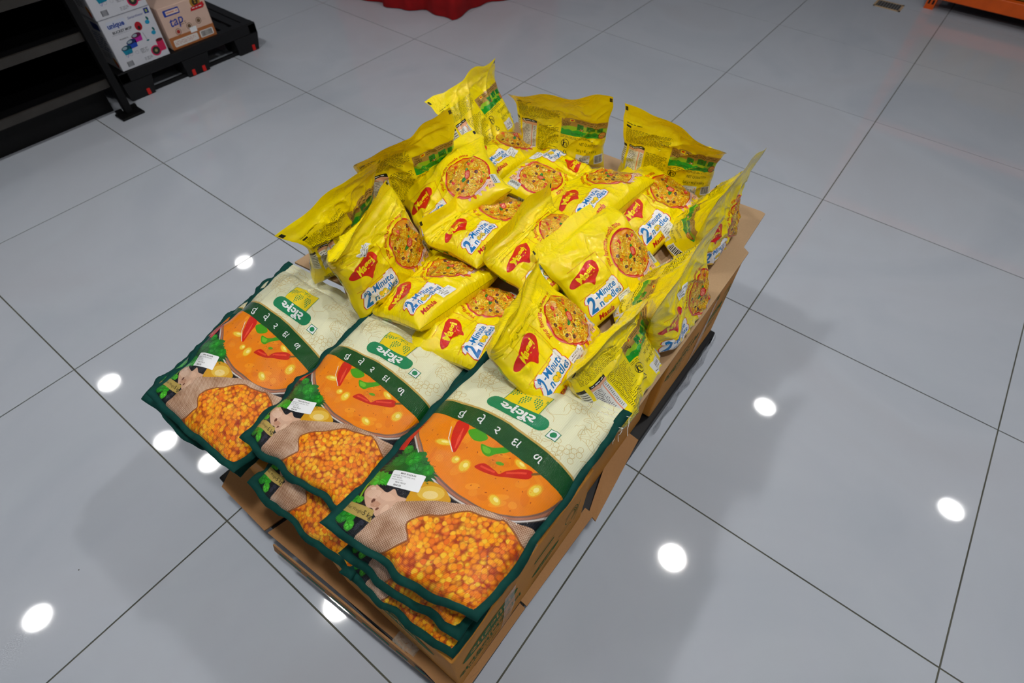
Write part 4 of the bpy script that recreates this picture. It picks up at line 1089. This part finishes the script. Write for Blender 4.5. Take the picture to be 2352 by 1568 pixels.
# ---------------------------------------------------------------- cartons
GRN = lin(40, 96, 36)
def carton(x0, x1, y0, y1, z0, z1, label, sides=(), lids=True):
    c = np.array([(x0 + x1) / 2, (y0 + y1) / 2, z0])
    e = empty('oil_carton', c); tag(e, label, 'carton', 'golden cartons on the pallet')
    lo = (x0 - c[0], y0 - c[1], 0); hi = (x1 - c[0], y1 - c[1], z1 - z0)
    mb = MB(); mb.box(lo, hi, .004); bod = mb.build('carton_body', M_CARTON, e)
    # centre seam with tape on the top flaps
    mb = MB(); mb.box((lo[0] + .002, -.025, hi[2] + .0002), (hi[0] - .002, .025, hi[2] + .0008)); mb.build('lid_tape', M_TAPE, e)
    for sd, art in sides:
        w_ = (x1 - x0 if sd == 'front' else y1 - y0) * 100; h_ = (z1 - z0) * 100
        a = Art(); art(a, w_, h_)
        if sd == 'front': a.flat(bod, (lo[0], lo[1], 0), (1, 0, 0), (0, 0, 1), M_PRINT, .0007)
        else: a.flat(bod, (hi[0], lo[1], 0), (0, 1, 0), (0, 0, 1), M_PRINT, .0007)
    return e
def oval(a, cx, cy, rx, ry, txt, sz):
    P = [(cx + rx * math.copysign(abs(math.cos(t)) ** .9, math.cos(t)), cy + ry * math.copysign(abs(math.sin(t)) ** 1.1, math.sin(t))) for t in [k * .1257 for k in range(50)]]
    a.poly(P, GRN, 0); a.text(txt, cx, cy - sz * .33, sz, lin(214, 150, 70), 1, .012, align='c')
def art_front(a, w, h):
    oval(a, w * .52, h * .62, w * .33, h * .15, 'સાટગીલ', 4.6)
    rnd = random.Random(4)
    a.text('રિફાઇન્ડ સનફ્લાવર તેલ', w * .52, h * .34, 1.7, GRN, 0, .0, align='c'); a.text('Refined Sunflower Oil', w * .55, h * .24, 1.3, GRN, 0, .0, align='c')
    a.words(w * .5, h * .10, w * .8, h * .2, 3, GRN, 0, rnd)
    for k in range(5): a.stroke([(w * .06 + i, h * (.40 - .012 * k) - .05 * i) for i in range(9)], .12, lin(120, 110, 60), 0)
    for k in range(26): x, y = rnd.uniform(2, w - 2), rnd.uniform(h * .72, h * .95); a.stroke([(x, y), (x + rnd.uniform(.3, 1.6), y - rnd.uniform(.5, 1.2))], .05, lin(120, 84, 36), 0)
def text_block(a, x, y, w):
    rnd = random.Random(9)
    a.text('રિફાઇન્ડ', x + w * .56, y + 6.6, 2.2, GRN, 0, .01, align='c'); a.text('સનફ્લાવર તેલ', x + w * .5, y + 3.0, 4.0, GRN, 0, .02, align='c', sx=.95)
    a.text('Refined Sunflower Oil', x + w * .46, y + 1.3, 1.5, GRN, 0, .02, align='c'); a.text('15 Kg.', x + w * .5, y - .7, 1.6, GRN, 0, .0, align='c'); a.words(x + w * .3, y - 2.2, x + w * .75, y - 1.0, 2, GRN, 0, rnd)
def line_drawing(a, x, y):
    for r in (2.4, 3.1, 4.0): a.stroke([(x + r * .75 * math.cos(t), y + r * math.sin(t)) for t in [(-1.2 + k * .26) for k in range(24 if r < 3 else 15)]], .22, GRN, 0)
    a.stroke(catmull([(x - 4, y - 3.5), (x - 2, y - 5), (x, y - 4.4), (x + 1.5, y - 6)], 6, False), .22, GRN, 0)
    a.stroke(catmull([(x + 3.6, y + 3), (x + 3.4, y - 2), (x + 2.6, y - 7)], 6, False), .16, GRN, 0)
def art_sideA(a, w, h):
    oval(a, 10.5, h * .62, 8.4, h * .13, 'સાટગીલ', 4.2); text_block(a, 1.5, 4.6, 18)
    oval(a, 29.5, h * .30, 5.2, 1.5, 'સાટગીલ', 1.7); a.text('રિફાઇન્ડ સનફ્લાવર તેલ', 29.2, 3.2, .9, GRN, 0, .0, align='c'); a.text('Refined Sunflower Oil', 28.6, 1.9, .9, GRN, 0, .0, align='c')
    a.stroke([(21.5, 1.0), (44, 1.0)], .1, GRN, 0); line_drawing(a, 38.0, h * .56)
    a.rect(24.5, h * .62, 31.5, h * .66, GRN, 0); a.rect(24.5, h * .56, 31.5, h * .565, GRN, 0); a.rect(24.5, h * .72, 31.5, h * .725, GRN, 0)
def art_sideD(a, w, h):
    text_block(a, 2.0, h * .40, 18); oval(a, 31.0, h * .52, 5.6, 1.7, 'સાટગીલ', 1.9); line_drawing(a, 36.0, h * .62)
    a.rect(26, h * .80, 27.6, h * .86, GRN, 0); a.ell(22.5, h * .30, .5, .5, GRN, 0)
    rnd = random.Random(1); a.words(27, h * .30, 35, h * .40, 3, GRN, 0, rnd)
CZ = PZ + .008
carton(1.215, 1.555, .082, .535, CZ, .398, 'golden carton with green lettering under the front right stack of lentil sacks', (('front', art_front), ('right', art_sideA)))
carton(.84, 1.205, .115, .535, CZ, .362, 'golden carton under the left and middle lentil sacks')
carton(1.15, 1.535, .560, .868, CZ, .440, 'golden carton set back between the front carton and the back carton')
carton(1.13, 1.551, .888, 1.292, CZ, .449, 'golden carton at the back right corner of the pallet below the noodle packets', (('right', art_sideD),))
carton(.76, 1.13, .560, .868, CZ, .440, 'golden carton hidden under the left noodle packets')
carton(.76, 1.11, .888, 1.285, CZ, .449, 'golden carton hidden at the back left corner of the pallet')
# kraft sheet over the rear cartons, its back flap standing out over the edge
ZS = .457
pts = [(.635, .520, ZS), (1.562, .640, ZS), (1.5545, 1.30, ZS), (1.536, 1.312, ZS), (1.534, 1.328, ZS), (1.527, 1.487, ZS), (1.515, 1.491, ZS), (.675, 1.425, ZS)]
board('kraft_sheet', pts, .006, M_KRAFT, 'large kraft cardboard sheet on the cartons carrying the noodle packets')
# tape on the carton sides
def tape(pts, label, mat=None, name='tape_strip'):
    mb = MB(); n = len(pts) // 2; r = random.Random(len(pts)); f = []
    P = [np.array(p, float) for p in pts]; c = sum(P) / len(P); rows = []
    for k in range(n):
        a_, b_ = P[k] - c, P[2 * n - 1 - k] - c
        rows.append([mb.bm.verts.new(a_ + (b_ - a_) * q / 6 + np.array([r.uniform(0, .0012), 0, 0])) for q in range(7)])
    for A_, B_ in zip(rows, rows[1:]):
        for q in range(6): mb.bm.faces.new([A_[q], A_[q + 1], B_[q + 1], B_[q]])
    o = mb.build(name, mat or M_TAPE, None, True); o.location = c; tag(o, label, 'tape'); return o
xa = 1.5565
tape([(xa, .262, .36), (xa, .258, .30), (xa, .262, .24), (xa, .255, .19), (xa, .248, .15), (xa, .212, .15), (xa, .222, .19), (xa, .224, .24), (xa, .226, .30), (xa, .226, .36)], 'wrinkled clear tape strip running down the side of the front carton')
tape([(1.5525, 1.150, .40), (1.5535, 1.152, .34), (1.5535, 1.145, .28), (1.5535, 1.150, .22), (1.5535, 1.140, .165), (1.5535, 1.100, .165), (1.5535, 1.112, .22), (1.5535, 1.108, .28), (1.5535, 1.128, .34), (1.5525, 1.135, .40)], 'torn clear tape on the side of the back right carton')
p0_, p1_ = at((905, 1465), z), at((950, 1500), z)
t_ = [np.array([p0_[0] + .0, p0_[1] + .02, z + .003]), np.array([p0_[0], p0_[1] - .004, z + .003]), np.array([p0_[0], p0_[1] - .012, z - .02]), np.array([p0_[0] + .005, p0_[1] - .016, z - .05]),
      np.array([p1_[0], p1_[1] - .018, z - .055]), np.array([p1_[0] + .004, p1_[1] - .012, z - .02]), np.array([p1_[0] + .004, p1_[1] - .004, z + .003]), np.array([p1_[0] + .004, p1_[1] + .02, z + .003])]
tape(t_, 'loose end of clear tape hanging off the front cardboard sheet')
# stretch film round the back corner of the pallet
mb = MB(); r = random.Random(6); rows = []
for k in range(26):
    y = .93 + .37 * k / 25; rows.append([mb.bm.verts.new((1.5685 + .0035 * math.sin(k * .9 + zz) + .002 * r.random() + .004 * (1 - zz / 6), y, .004 + (.118 if k > 8 else .05 + .068 * k / 8) * zz / 6)) for zz in range(7)])
for A_, B_ in zip(rows, rows[1:]):
    for q in range(6): mb.bm.faces.new([A_[q], B_[q], B_[q + 1], A_[q + 1]])
tag(mb.build('stretch_film', M_WRAP, None, True), 'grey translucent stretch film along the right edge of the black pallet below the back carton', 'plastic film')

# ---------------------------------------------------------------- sacks
def px4(BL, BR, TL, TR, z): return [at(BL, z), at(BR, z), at(TL, z), at(TR, z)]
R1 = px4((740, 1203), (1095, 1428), (1130, 803), (1447, 948), .565)
dR = np.array(R1[2]) - np.array(R1[0])
def under(BL, BR, zl, d, tw=0.0):
    b, c = at(BL, zl), at(BR, zl); return [b, c, b + d, c + d + np.array([0, tw, 0])]
M1 = px4((552, 1003), (775, 1168), (862, 703), (1078, 808), .502); k = .287 / .262
M1[1] = M1[0] + (M1[1] - M1[0]) * k; M1[3] = M1[2] + (M1[3] - M1[2]) * k
L1 = px4((343, 907), (545, 1085), (665, 600), (857, 714), .455)
dM = M1[2] - M1[0]; dL = L1[2] - L1[0]
sack(under((782, 1312), (1040, 1504), .430, dR), .062, 31, 'lentil sack at the bottom of the front right stack of three', False)
sack(under((787, 1266), (1058, 1452), .497, dR + np.array([.008, .012, 0])), .064, 23, 'lentil sack in the middle of the front right stack of three', False, 3)
sack(R1, .066, 11, 'lentil sack on top of the front right stack, nearest the carton lettering', True, 2)
M2 = under((577, 1108), (768, 1288), .428, dM); M2[1] = M2[0] + (M2[1] - M2[0]) * (.288 / np.linalg.norm(M2[1] - M2[0])); M2[3] = M2[1] + dM
sack(M2, .060, 41, 'lentil sack underneath the middle top sack, mostly lentils showing', False)
sack(M1, .064, 43, 'lentil sack on top of the middle stack, between the left and right sacks', True, 2)
L2 = under((330, 914), (548, 1092), .393, dL)
sack(L2, .060, 51, 'lentil sack underneath the leftmost sack, only its green edge showing', False)
sack(L1, .062, 53, 'leftmost lentil sack, lying on top of the left stack', True)

# ---------------------------------------------------------------- noodle packets
PACKS = [
    ('N7', [[0.665, 0.753, 0.471], [0.76, 1.021, 0.486], [0.69, 0.732, 0.645], [0.782, 1.001, 0.664], [0.728, 0.701, 0.689], [0.798, 0.984, 0.73]], 0.075, 100, 'B', True, None),
    ('N1', [[0.764, 1.084, 0.475], [0.713, 1.363, 0.473], [0.676, 1.069, 0.628], [0.632, 1.351, 0.632], [0.619, 1.063, 0.655], [0.644, 1.346, 0.696]], 0.075, 107, 'B', True, None),
    ('N2', [[0.787, 1.28, 0.471], [1.056, 1.365, 0.476], [0.794, 1.25, 0.643], [1.059, 1.345, 0.654], [0.801, 1.202, 0.692], [1.073, 1.315, 0.713]], 0.075, 114, 'B', True, None),
    ('N3', [[1.105, 1.346, 0.473], [1.373, 1.424, 0.473], [1.113, 1.319, 0.649], [1.382, 1.393, 0.648], [1.107, 1.314, 0.722], [1.405, 1.342, 0.684]], 0.075, 121, 'B', True, None),
    ('N13', [[0.882, 1.043, 0.512], [0.895, 1.327, 0.498], [0.708, 1.053, 0.49], [0.719, 1.335, 0.476], [0.64, 1.054, 0.481], [0.65, 1.339, 0.475]], 0.078, 128, 'F', False, (12.9, 4.1, 0.40, 'A')),
    ('N14', [[0.899, 1.288, 0.517], [0.918, 1.005, 0.547], [1.074, 1.296, 0.498], [1.095, 1.014, 0.528], [1.143, 1.301, 0.491], [1.164, 1.018, 0.521]], 0.078, 135, 'F', False, (12.9, 2.8, 0.00, 'A')),
    ('N15', [[1.242, 0.982, 0.574], [1.259, 1.267, 0.572], [1.073, 0.993, 0.521], [1.088, 1.277, 0.521], [1.007, 0.996, 0.5], [1.022, 1.281, 0.501]], 0.078, 142, 'F', False, None),
    ('N11', [[0.884, 0.744, 0.473], [1.016, 0.947, 0.616], [0.729, 0.83, 0.497], [0.861, 1.032, 0.641], [0.668, 0.853, 0.525], [0.801, 1.066, 0.639]], 0.078, 149, 'F', False, None),
    ('N8', [[0.751, 0.496, 0.465], [0.683, 0.759, 0.483], [0.793, 0.48, 0.629], [0.741, 0.748, 0.647], [0.768, 0.439, 0.672], [0.77, 0.744, 0.712]], 0.085, 156, 'B', True, None),
    ('N9', [[0.951, 0.471, 0.483], [0.916, 0.754, 0.472], [0.875, 0.464, 0.636], [0.829, 0.743, 0.624], [0.927, 0.46, 0.673], [0.828, 0.726, 0.684]], 0.078, 163, 'F', False, (8.4, 16.3, 0.75, 'A')),
    ('N12', [[1.094, 0.71, 0.562], [1.103, 0.994, 0.556], [0.922, 0.716, 0.535], [0.928, 1.0, 0.534], [0.899, 0.728, 0.598], [0.901, 1.011, 0.593]], 0.078, 170, 'F', False, None),
    ('N16', [[1.364, 1.079, 0.48], [1.377, 1.365, 0.492], [1.201, 1.084, 0.54], [1.21, 1.368, 0.543], [1.136, 1.086, 0.564], [1.143, 1.371, 0.54]], 0.078, 177, 'F', False, (9.3, 2.1, 0.05, 'A')),
    ('N4', [[1.452, 1.115, 0.468], [1.438, 1.385, 0.468], [1.455, 1.115, 0.602], [1.449, 1.39, 0.61], [1.463, 1.157, 0.68], [1.47, 1.391, 0.7]], (0.12, 0.21), 184, 'F', True, (25.5, 5.1, 0.10, 'A')),
    ('N17', [[1.269, 0.73, 0.534], [1.265, 1.014, 0.537], [1.096, 0.729, 0.559], [1.092, 1.013, 0.563], [1.107, 0.729, 0.623], [1.076, 1.015, 0.629]], 0.078, 191, 'F', False, (11.0, 3.0, 0.05, 'A')),
    ('N10', [[1.118, 0.496, 0.564], [1.117, 0.774, 0.52], [0.957, 0.486, 0.499], [0.95, 0.771, 0.474], [0.988, 0.502, 0.551], [0.883, 0.757, 0.474]], 0.078, 198, 'F', False, (11.6, 2.3, 0.00, 'A')),
    ('N19', [[1.288, 0.507, 0.521], [1.222, 0.78, 0.478], [1.119, 0.468, 0.517], [1.051, 0.74, 0.475], [1.051, 0.45, 0.516], [0.983, 0.724, 0.475]], 0.078, 205, 'F', False, None),
    ('N18', [[1.375, 0.783, 0.477], [1.412, 1.064, 0.49], [1.236, 0.787, 0.575], [1.264, 1.072, 0.591], [1.184, 0.789, 0.62], [1.19, 1.068, 0.593]], 0.078, 212, 'F', False, (11.8, 1.8, 0.00, 'A')),
    ('N5', [[1.493, 0.8, 0.468], [1.5, 1.075, 0.47], [1.495, 0.79, 0.6], [1.494, 1.07, 0.612], [1.506, 0.757, 0.668], [1.495, 1.094, 0.678]], (0.13, 0.25), 219, 'F', True, (12.9, 16.1, 0.10, 'A')),
    ('N20', [[1.458, 0.486, 0.553], [1.408, 0.768, 0.522], [1.307, 0.472, 0.648], [1.254, 0.752, 0.607], [1.331, 0.498, 0.712], [1.233, 0.746, 0.662]], 0.078, 226, 'F', False, (14.6, 3.0, 0.00, 'A')),
    ('N6', [[1.54, 0.546, 0.475], [1.516, 0.825, 0.461], [1.453, 0.547, 0.622], [1.459, 0.814, 0.606], [1.457, 0.503, 0.663], [1.482, 0.796, 0.663]], (0.12, 0.19), 233, 'B', True, (22.0, 16.5, 0.10, 'B')),
]
LABELS = {
 'N1': 'tallest noodle packet, standing at the back left corner with its green recipe strip showing',
 'N2': 'noodle packet standing upright in the middle of the back row, back panel showing',
 'N3': 'noodle packet standing upright at the right end of the back row, back panel showing',
 'N4': 'noodle packet standing at the back right corner with its front turned right',
 'N5': 'noodle packet on the right edge, front with red logo and Masala facing right',
 'N6': 'noodle packet standing beside the top right sack, showing ingredient text and green strip',
 'N7': 'noodle packet on the left edge, mostly plain yellow flap with a thin tan strip',
 'N8': 'noodle packet standing behind the leftmost sack, showing its ingredient text',
 'N9': 'noodle packet at the left with a tilted white sticker above its red logo',
 'N10': 'noodle packet lying between the leftmost and middle sacks, bowl picture folded',
 'N11': 'noodle packet in the left row, directly behind the one with the tilted sticker',
 'N12': 'noodle packet left of the heap centre with its bowl half covered by a flap',
 'N13': 'noodle packet lying flat in front of the tall back left one',
 'N14': 'noodle packet lying upside down near the back, its lettering inverted',
 'N15': 'noodle packet lying just right of the upside down one, red logo squeezed',
 'N16': 'noodle packet leaning below the back right standing one, white sticker beside its lettering',
 'N17': 'noodle packet in the heap centre whose blue lettering is half hidden by a flap',
 'N18': 'noodle packet right of centre with whole red logo and round bowl picture',
 'N19': 'noodle packet tucked low behind the middle sack, half covered by its right neighbour',
 'N20': 'front noodle packet rising behind the top right sack, with large round bowl picture',
}
for key, ctrl, T_, seed, kind, stand, stick in PACKS:
    pouch(key, ctrl, T_, seed, kind, stand, LABELS[key], stick)

# ================================================================ background
# ---------------------------------------------------------------- black gondola shelving at the left
def shelving():
    xf, y1, y0 = -1.30, .955, -1.9
    e = empty('shelf_unit', (xf, y1, 0)); tag(e, 'black steel shelf unit with empty shelves at the far left', 'shelf')
    o = np.array([xf, y1, 0])
    for k, zt in enumerate((.172, .378, .560, .80)):
        mb = MB(); mb.box((-.62, y0 - y1, zt - .03), (-.012, -.02, zt - .004)); sh = mb.build('shelf', M_SHELF, e)
        mb = MB(); mb.box((-.012, y0 - y1, zt - .034), (0.0, -.02, zt)); mb.build('shelf_edge', M_LIP if k < 3 else M_SHELF, sh)
    for yy in (-.03, -1.0, -1.95):
        mb = MB(); mb.box((-.004, yy - .016, 0.012), (.030, yy + .016, 1.5)); mb.build('upright', M_SHELF, e)
        mb = MB(); mb.box((-.02, yy - .055, 0), (.055, yy + .055, .012), .003); mb.box((-.01, yy - .05, .012), (.004, yy - .02, .03)); mb.box((-.01, yy + .02, .012), (.004, yy + .05, .03)); mb.build('foot_plate', M_SHELF, e)
    mb = MB(); mb.box((-.66, y0 - y1, .0), (-.62, 0, 1.5)); mb.build('back_panel', M_SHELF, e)
    mb = MB(); mb.box((-.62, -.012, .10), (-.02, 0.0, 1.5)); mb.build('end_panel', M_SHELF, e)
    mb = MB(); mb.box((-.10, y0 - y1, .0), (-.08, -.06, .135)); mb.build('kick_plate', M_SHELF, e)
shelving()
# ---------------------------------------------------------------- pallet with mop and fan boxes
plastic_pallet('plastic_pallet', -2.2, -1.372, .985, 1.765, .142, 'black plastic pallet with red plugs beside the black shelf unit', True)
def goods_box(name, x0, x1, y0, y1, z0, z1, mat, label, cat, art, side=None):
    c = np.array([(x0 + x1) / 2, (y0 + y1) / 2, z0]); e = empty(name, c); tag(e, label, cat)
    lo = (x0 - c[0], y0 - c[1], 0); hi = (x1 - c[0], y1 - c[1], z1 - z0)
    mb = MB(); mb.box(lo, hi, .003); bod = mb.build('box_body', mat, e)
    a = Art(); art(a, (y1 - y0) * 100, (z1 - z0) * 100); a.flat(bod, (hi[0], lo[1], 0), (0, 1, 0), (0, 0, 1), M_BOXPRINT, .0006)
    if side:
        a = Art(); side(a, (x1 - x0) * 100, (z1 - z0) * 100); a.flat(bod, (lo[0], lo[1], 0), (1, 0, 0), (0, 0, 1), M_BOXPRINT, .0006)
    return e
def bucket(a, x, y, s, c, dark):
    a.poly([(x - s, y), (x + s, y + .1 * s), (x + s * .85, y - 1.1 * s), (x - s * .7, y - 1.2 * s)], c, 1); a.ell(x, y, s, s * .42, dark, 2, .1, 18); a.ell(x - s * .3, y + .05, s * .5, s * .25, lin(150, 170, 180), 3, .1, 12)
def art_mop(a, w, h):
    B_ = lin(40, 70, 150); K = lin(50, 52, 60)
    a.rect(2.4, h * .785, 11.6, h * .935, lin(200, 206, 220), 0, .9); a.text('unique', 2.7, h * .80 + .25, 2.9, B_, 1, .04)
    a.text('BUCKET MOP', 3.6, h * .70, 1.5, K, 1, .02); a.rect(2.8, h * .675, 12, h * .679, lin(150, 150, 160), 1)
    a.text('Samarthveer', 12.6, h * .87, 1.5, lin(70, 80, 150), 1, .0, shear=.3); a.rect(21.2, h * .87, 23.4, h * .97, lin(18, 44, 130), 1); a.ell(22.3, h * .92, .5, .7, lin(150, 170, 90), 2)
    a.text('Available In', 5.2, h * .565, .9, K, 1)
    bucket(a, 6.2, h * .40, 2.4, lin(0, 130, 160), lin(0, 70, 90)); bucket(a, 9.6, h * .48, 2.4, lin(20, 70, 180), lin(10, 30, 90)); bucket(a, 13.0, h * .56, 2.4, lin(190, 30, 150), lin(90, 10, 60))
    a.ell(15.9, h * .70, 1.7, 1.9, lin(176, 16, 34), 1, 0, 22); a.ell(15.9, h * .67, .7, .8, lin(30, 10, 14), 2)
    for x, y in ((20.6, h * .72), (21.3, h * .50)): a.ell(x, y, 1.1, .9, lin(20, 150, 190), 1, 0, 14); a.ell(x + .6, y + 1.5, .5, .9, lin(0, 90, 90), 1, .4, 10)
    a.stroke([(16.4, h * .57), (17.0, h * .42)], .15, K, 1); a.ell(17.2, h * .40, .7, .35, lin(0, 110, 120), 1)
    a.ell(18.8, h * .165, 2.5, 2.4, lin(206, 30, 90), 1, 0, 24); a.ell(18.8, h * .165, 1.9, 1.8, lin(40, 42, 34), 2, 0, 20); a.ell(18.8, h * .165, .7, .7, lin(150, 150, 100), 3, 0, 12); a.rect(20.5, h * .12, 24.0, h * .34, lin(200, 26, 80), .5, .6)
    a.ell(22.3, h * .34, 1.8, .7, lin(90, 10, 20), 1.5, 0, 16)
    rnd = random.Random(5); a.words(12.0, h * .20, 15.8, h * .30, 4, lin(120, 122, 130), 1, rnd); a.words(12.0, h * .05, 16, h * .12, 3, lin(110, 112, 120), 1, rnd)
    x = 3.4
    while x < 6.2: w_ = rnd.choice([.1, .18, .26]); a.rect(x, h * .05, x + w_, h * .15, K, 1); x += w_ + .12
    for x in (7.0, 10.0, 12.4): a.ell(x, h * .26, .75, .75, lin(140, 142, 160), 1, 0, 16, .88)
    a.stroke([(4.6, h * .26), (5.2, h * .22), (6.4, h * .32)], .2, lin(60, 70, 170), 1)
def side_mop(a, w, h):
    rnd = random.Random(2); B_ = lin(30, 56, 130)
    a.rect(w - 9, h * .78, w - 2, h * .92, B_, 0, .5); a.words(w - 12, h * .35, w - 2, h * .72, 7, lin(60, 80, 140), 0, rnd); a.words(w - 12, h * .18, w - 5, h * .32, 4, lin(90, 92, 100), 0, rnd)
    a.ell(w - 3.0, h * .16, 1.4, 2.2, lin(206, 130, 20), 0, .4, 14); a.ell(w - 2.8, h * .10, 1.0, 1.4, lin(170, 30, 24), 1, .4, 12)
def art_tap(a, w, h):
    B_ = lin(30, 60, 160); G_ = lin(110, 84, 60); rnd = random.Random(12)
    a.rect(0, 0, w, h * .30, lin(176, 106, 56), 0); a.rect(1.6, h * .05, w * .60, h * .22, lin(226, 220, 214), 1, .6); a.rect(w * .65, h * .05, w - 1.2, h * .22, lin(226, 220, 214), 1, .6)
    x = w * .68
    while x < w - 2: w_ = rnd.choice([.12, .2, .3]); a.rect(x, h * .07, x + w_, h * .20, lin(40, 40, 44), 2); x += w_ + .16
    a.words(2.2, h * .09, w * .55, h * .19, 3, lin(190, 120, 100), 2, rnd)
    a.rect(2.2, h * .78, 10.5, h * .93, B_, 1, .3); a.rect(3.4, h * .81, 10.1, h * .90, lin(232, 206, 190), 2, .2); a.words(3.8, h * .83, 9.6, h * .885, 1, lin(210, 120, 90), 3, rnd, 0)
    a.text('tap', 3.2, h * .52, 6.0, B_, 1, .01, .10, shear=.25); a.words(8.2, h * .50, 12.4, h * .58, 2, G_, 1, rnd)
    for k, (x, y) in enumerate(((6.0, h * .38), (12.4, h * .42), (18.0, h * .47))):
        a.ell(x, y, 1.5, 1.5, G_, 1, 0, 24, .84); a.ell(x, y, .9, .9, lin(170, 40, 30) if k == 0 else G_, 1, 0, 16); a.words(x + 1.9, y - .7, x + 4.2, y + .7, 3, lin(196, 170, 150), 1, rnd)
    a.ell(w - 5.2, h * .90, 2.7, 2.7, lin(170, 124, 30), 1, 0, 18); a.ell(w - 5.2, h * .90, 1.6, 1.6, lin(60, 44, 20), 2, 0, 18); a.text('2', w - 5.7, h * .87, 2.2, lin(206, 160, 50), 3, .02)
    a.poly([(w - 9, h * .72), (w - 8.4, h * .80), (w - 1.4, h * .86), (w - 1.0, h * .78), (w - 2, h * .72)], lin(196, 22, 30), 3); a.words(w - 7.8, h * .755, w - 2.2, h * .80, 1, WHT, 4, rnd, 0)
    a.rect(12.0, h * .25, 15.6, h * .38, WHT, 4, .2)
M_WBOX = plain('white_box_card', lin(206, 208, 216), .45, .4, noise=.02); M_PBOX = plain('beige_box_card', lin(218, 186, 168), .5, .4, noise=.02)
zb = .143
goods_box('mop_box', -1.72, -1.376, 1.020, 1.266, zb, zb + .226, M_WBOX, 'white box with coloured buckets on the black pallet, lower of two stacked', 'box', art_mop, side_mop)
goods_box('mop_box', -1.716, -1.372, 1.016, 1.262, zb + .2265, zb + .4525, M_WBOX, 'white box with coloured buckets stacked above another, cut by the top of the picture', 'box', art_mop, side_mop)
goods_box('tap_box', -1.70, -1.392, 1.296, 1.545, zb, zb + .190, M_PBOX, 'beige box with blue script lettering and brown band on the black pallet', 'box', art_tap)

# ---------------------------------------------------------------- red cloth over a low table at the top
def red_cloth():
    K = np.array([-.814, 2.755]); A_ = np.array([-1.60, 2.535]); B_ = np.array([-.70, 3.75])
    D_ = A_ + (B_ - K); ring = []
    for p, q in ((A_, K), (K, B_), (B_, D_), (D_, A_)):
        for k in range(28): ring.append(p + (q - p) * k / 28)
    ring = np.array(ring); c = ring.mean(0); rows = []
    H_ = .72; d = ring - c; n = len(ring)
    for j in range(15):
        t = j / 14.0; zz = .004 + H_ * t
        k = np.arange(n); fold = (1 - t) ** 1.2 * (.028 * np.sin(k * .47 + 1) + .015 * np.sin(k * 1.13)) + .02 * np.exp(-((t - .12) / .05) ** 2)
        s_ = 1 + fold / np.linalg.norm(d, axis=1) - .02 * t
        rows.append(np.c_[c + d * s_[:, None], np.full(n, zz)])
    V = np.concatenate(rows + [np.array([[c[0], c[1], H_ + .01]])]); F = []
    for j in range(14):
        for k in range(n): F.append((j * n + k, j * n + (k + 1) % n, (j + 1) * n + (k + 1) % n, (j + 1) * n + k))
    for k in range(n): F.append((14 * n + k, 14 * n + (k + 1) % n, 15 * n))
    o = np.array([c[0], c[1], 0]); me = mesh_np('red_tablecloth', V - o, F, smooth=[True] * len(F))
    ob = link('red_tablecloth', me, [M_RED]); ob.location = o; tag(ob, 'red cloth hanging to the floor over a display table at the top of the picture', 'tablecloth')
red_cloth()

# ---------------------------------------------------------------- orange pallet rack at the top right
def rack():
    e = empty('pallet_rack', (1.475, 4.885, 0)); tag(e, 'orange steel rack with a dark gap under its lowest beam at the top right', 'rack')
    for x in (0, 2.4):
        mb = MB(); mb.box((x - .028, 0, 0), (x + .028, .07, 2.2)); up = mb.build('upright', M_ORANGE, e)
        mb = MB()
        for k in range(30):
            for dx in (-.012, .012): mb.box((x + dx - .006, -.0016, .03 + k * .07), (x + dx + .006, .0012, .055 + k * .07))
        absorb(up, mb.build('slots', M_BLACK))
        mb = MB(); mb.box((x - .03, .9, 0), (x + .03, .97, 2.2)); mb.build('rear_upright', M_ORANGE, e)
    for zb_ in (.070, .75, 1.45):
        mb = MB(); mb.box((.03, -.02, zb_), (2.37, .03, zb_ + .075), .004); mb.build('beam', M_ORANGE, e)
        mb = MB(); mb.box((.03, .03, zb_ + .05), (2.37, .95, zb_ + .07)); mb.build('deck', M_SHELF, e)
    mb = MB(); mb.box((-.03, .95, .0), (2.43, .965, 2.2)); mb.build('back_sheet', M_SHELF, e)
rack()
KB = mat_card('tan_box_board', lin(150, 118, 52))
def art_tan(a, w, h):
    a.rect(w * .30, h * .12, w * .56, h * .5, lin(110, 90, 50), 0); a.rect(w * .06, h * .1, w * .96, h * .12, lin(110, 84, 40), 0)
    for k in range(7): a.stroke([(w * .31 + k * w * .035, h * .14), (w * .33 + k * w * .035, h * .48)], .4, lin(70, 60, 40), 1)
for i, (x, wd, hh, zz, lab) in enumerate(((1.53, .34, .30, .146, 'tan carton at the left end of the orange rack, just above its beam'), (1.885, .40, .34, .146, 'tan carton with a dark printed patch on the orange rack'), (2.30, .40, .34, .146, 'tan carton further right on the orange rack'))):
    c = np.array([x + wd / 2, 5.06, zz]); e = empty('rack_carton', c); tag(e, lab, 'carton', 'tan cartons on the orange rack')
    mb = MB(); mb.box((-wd / 2, -.14, 0), (wd / 2, .3, hh), .003); bod = mb.build('carton_body', KB, e)
    a = Art(); art_tan(a, wd * 100, hh * 100); a.flat(bod, (-wd / 2, -.14, 0), (1, 0, 0), (0, 0, 1), M_PRINT)
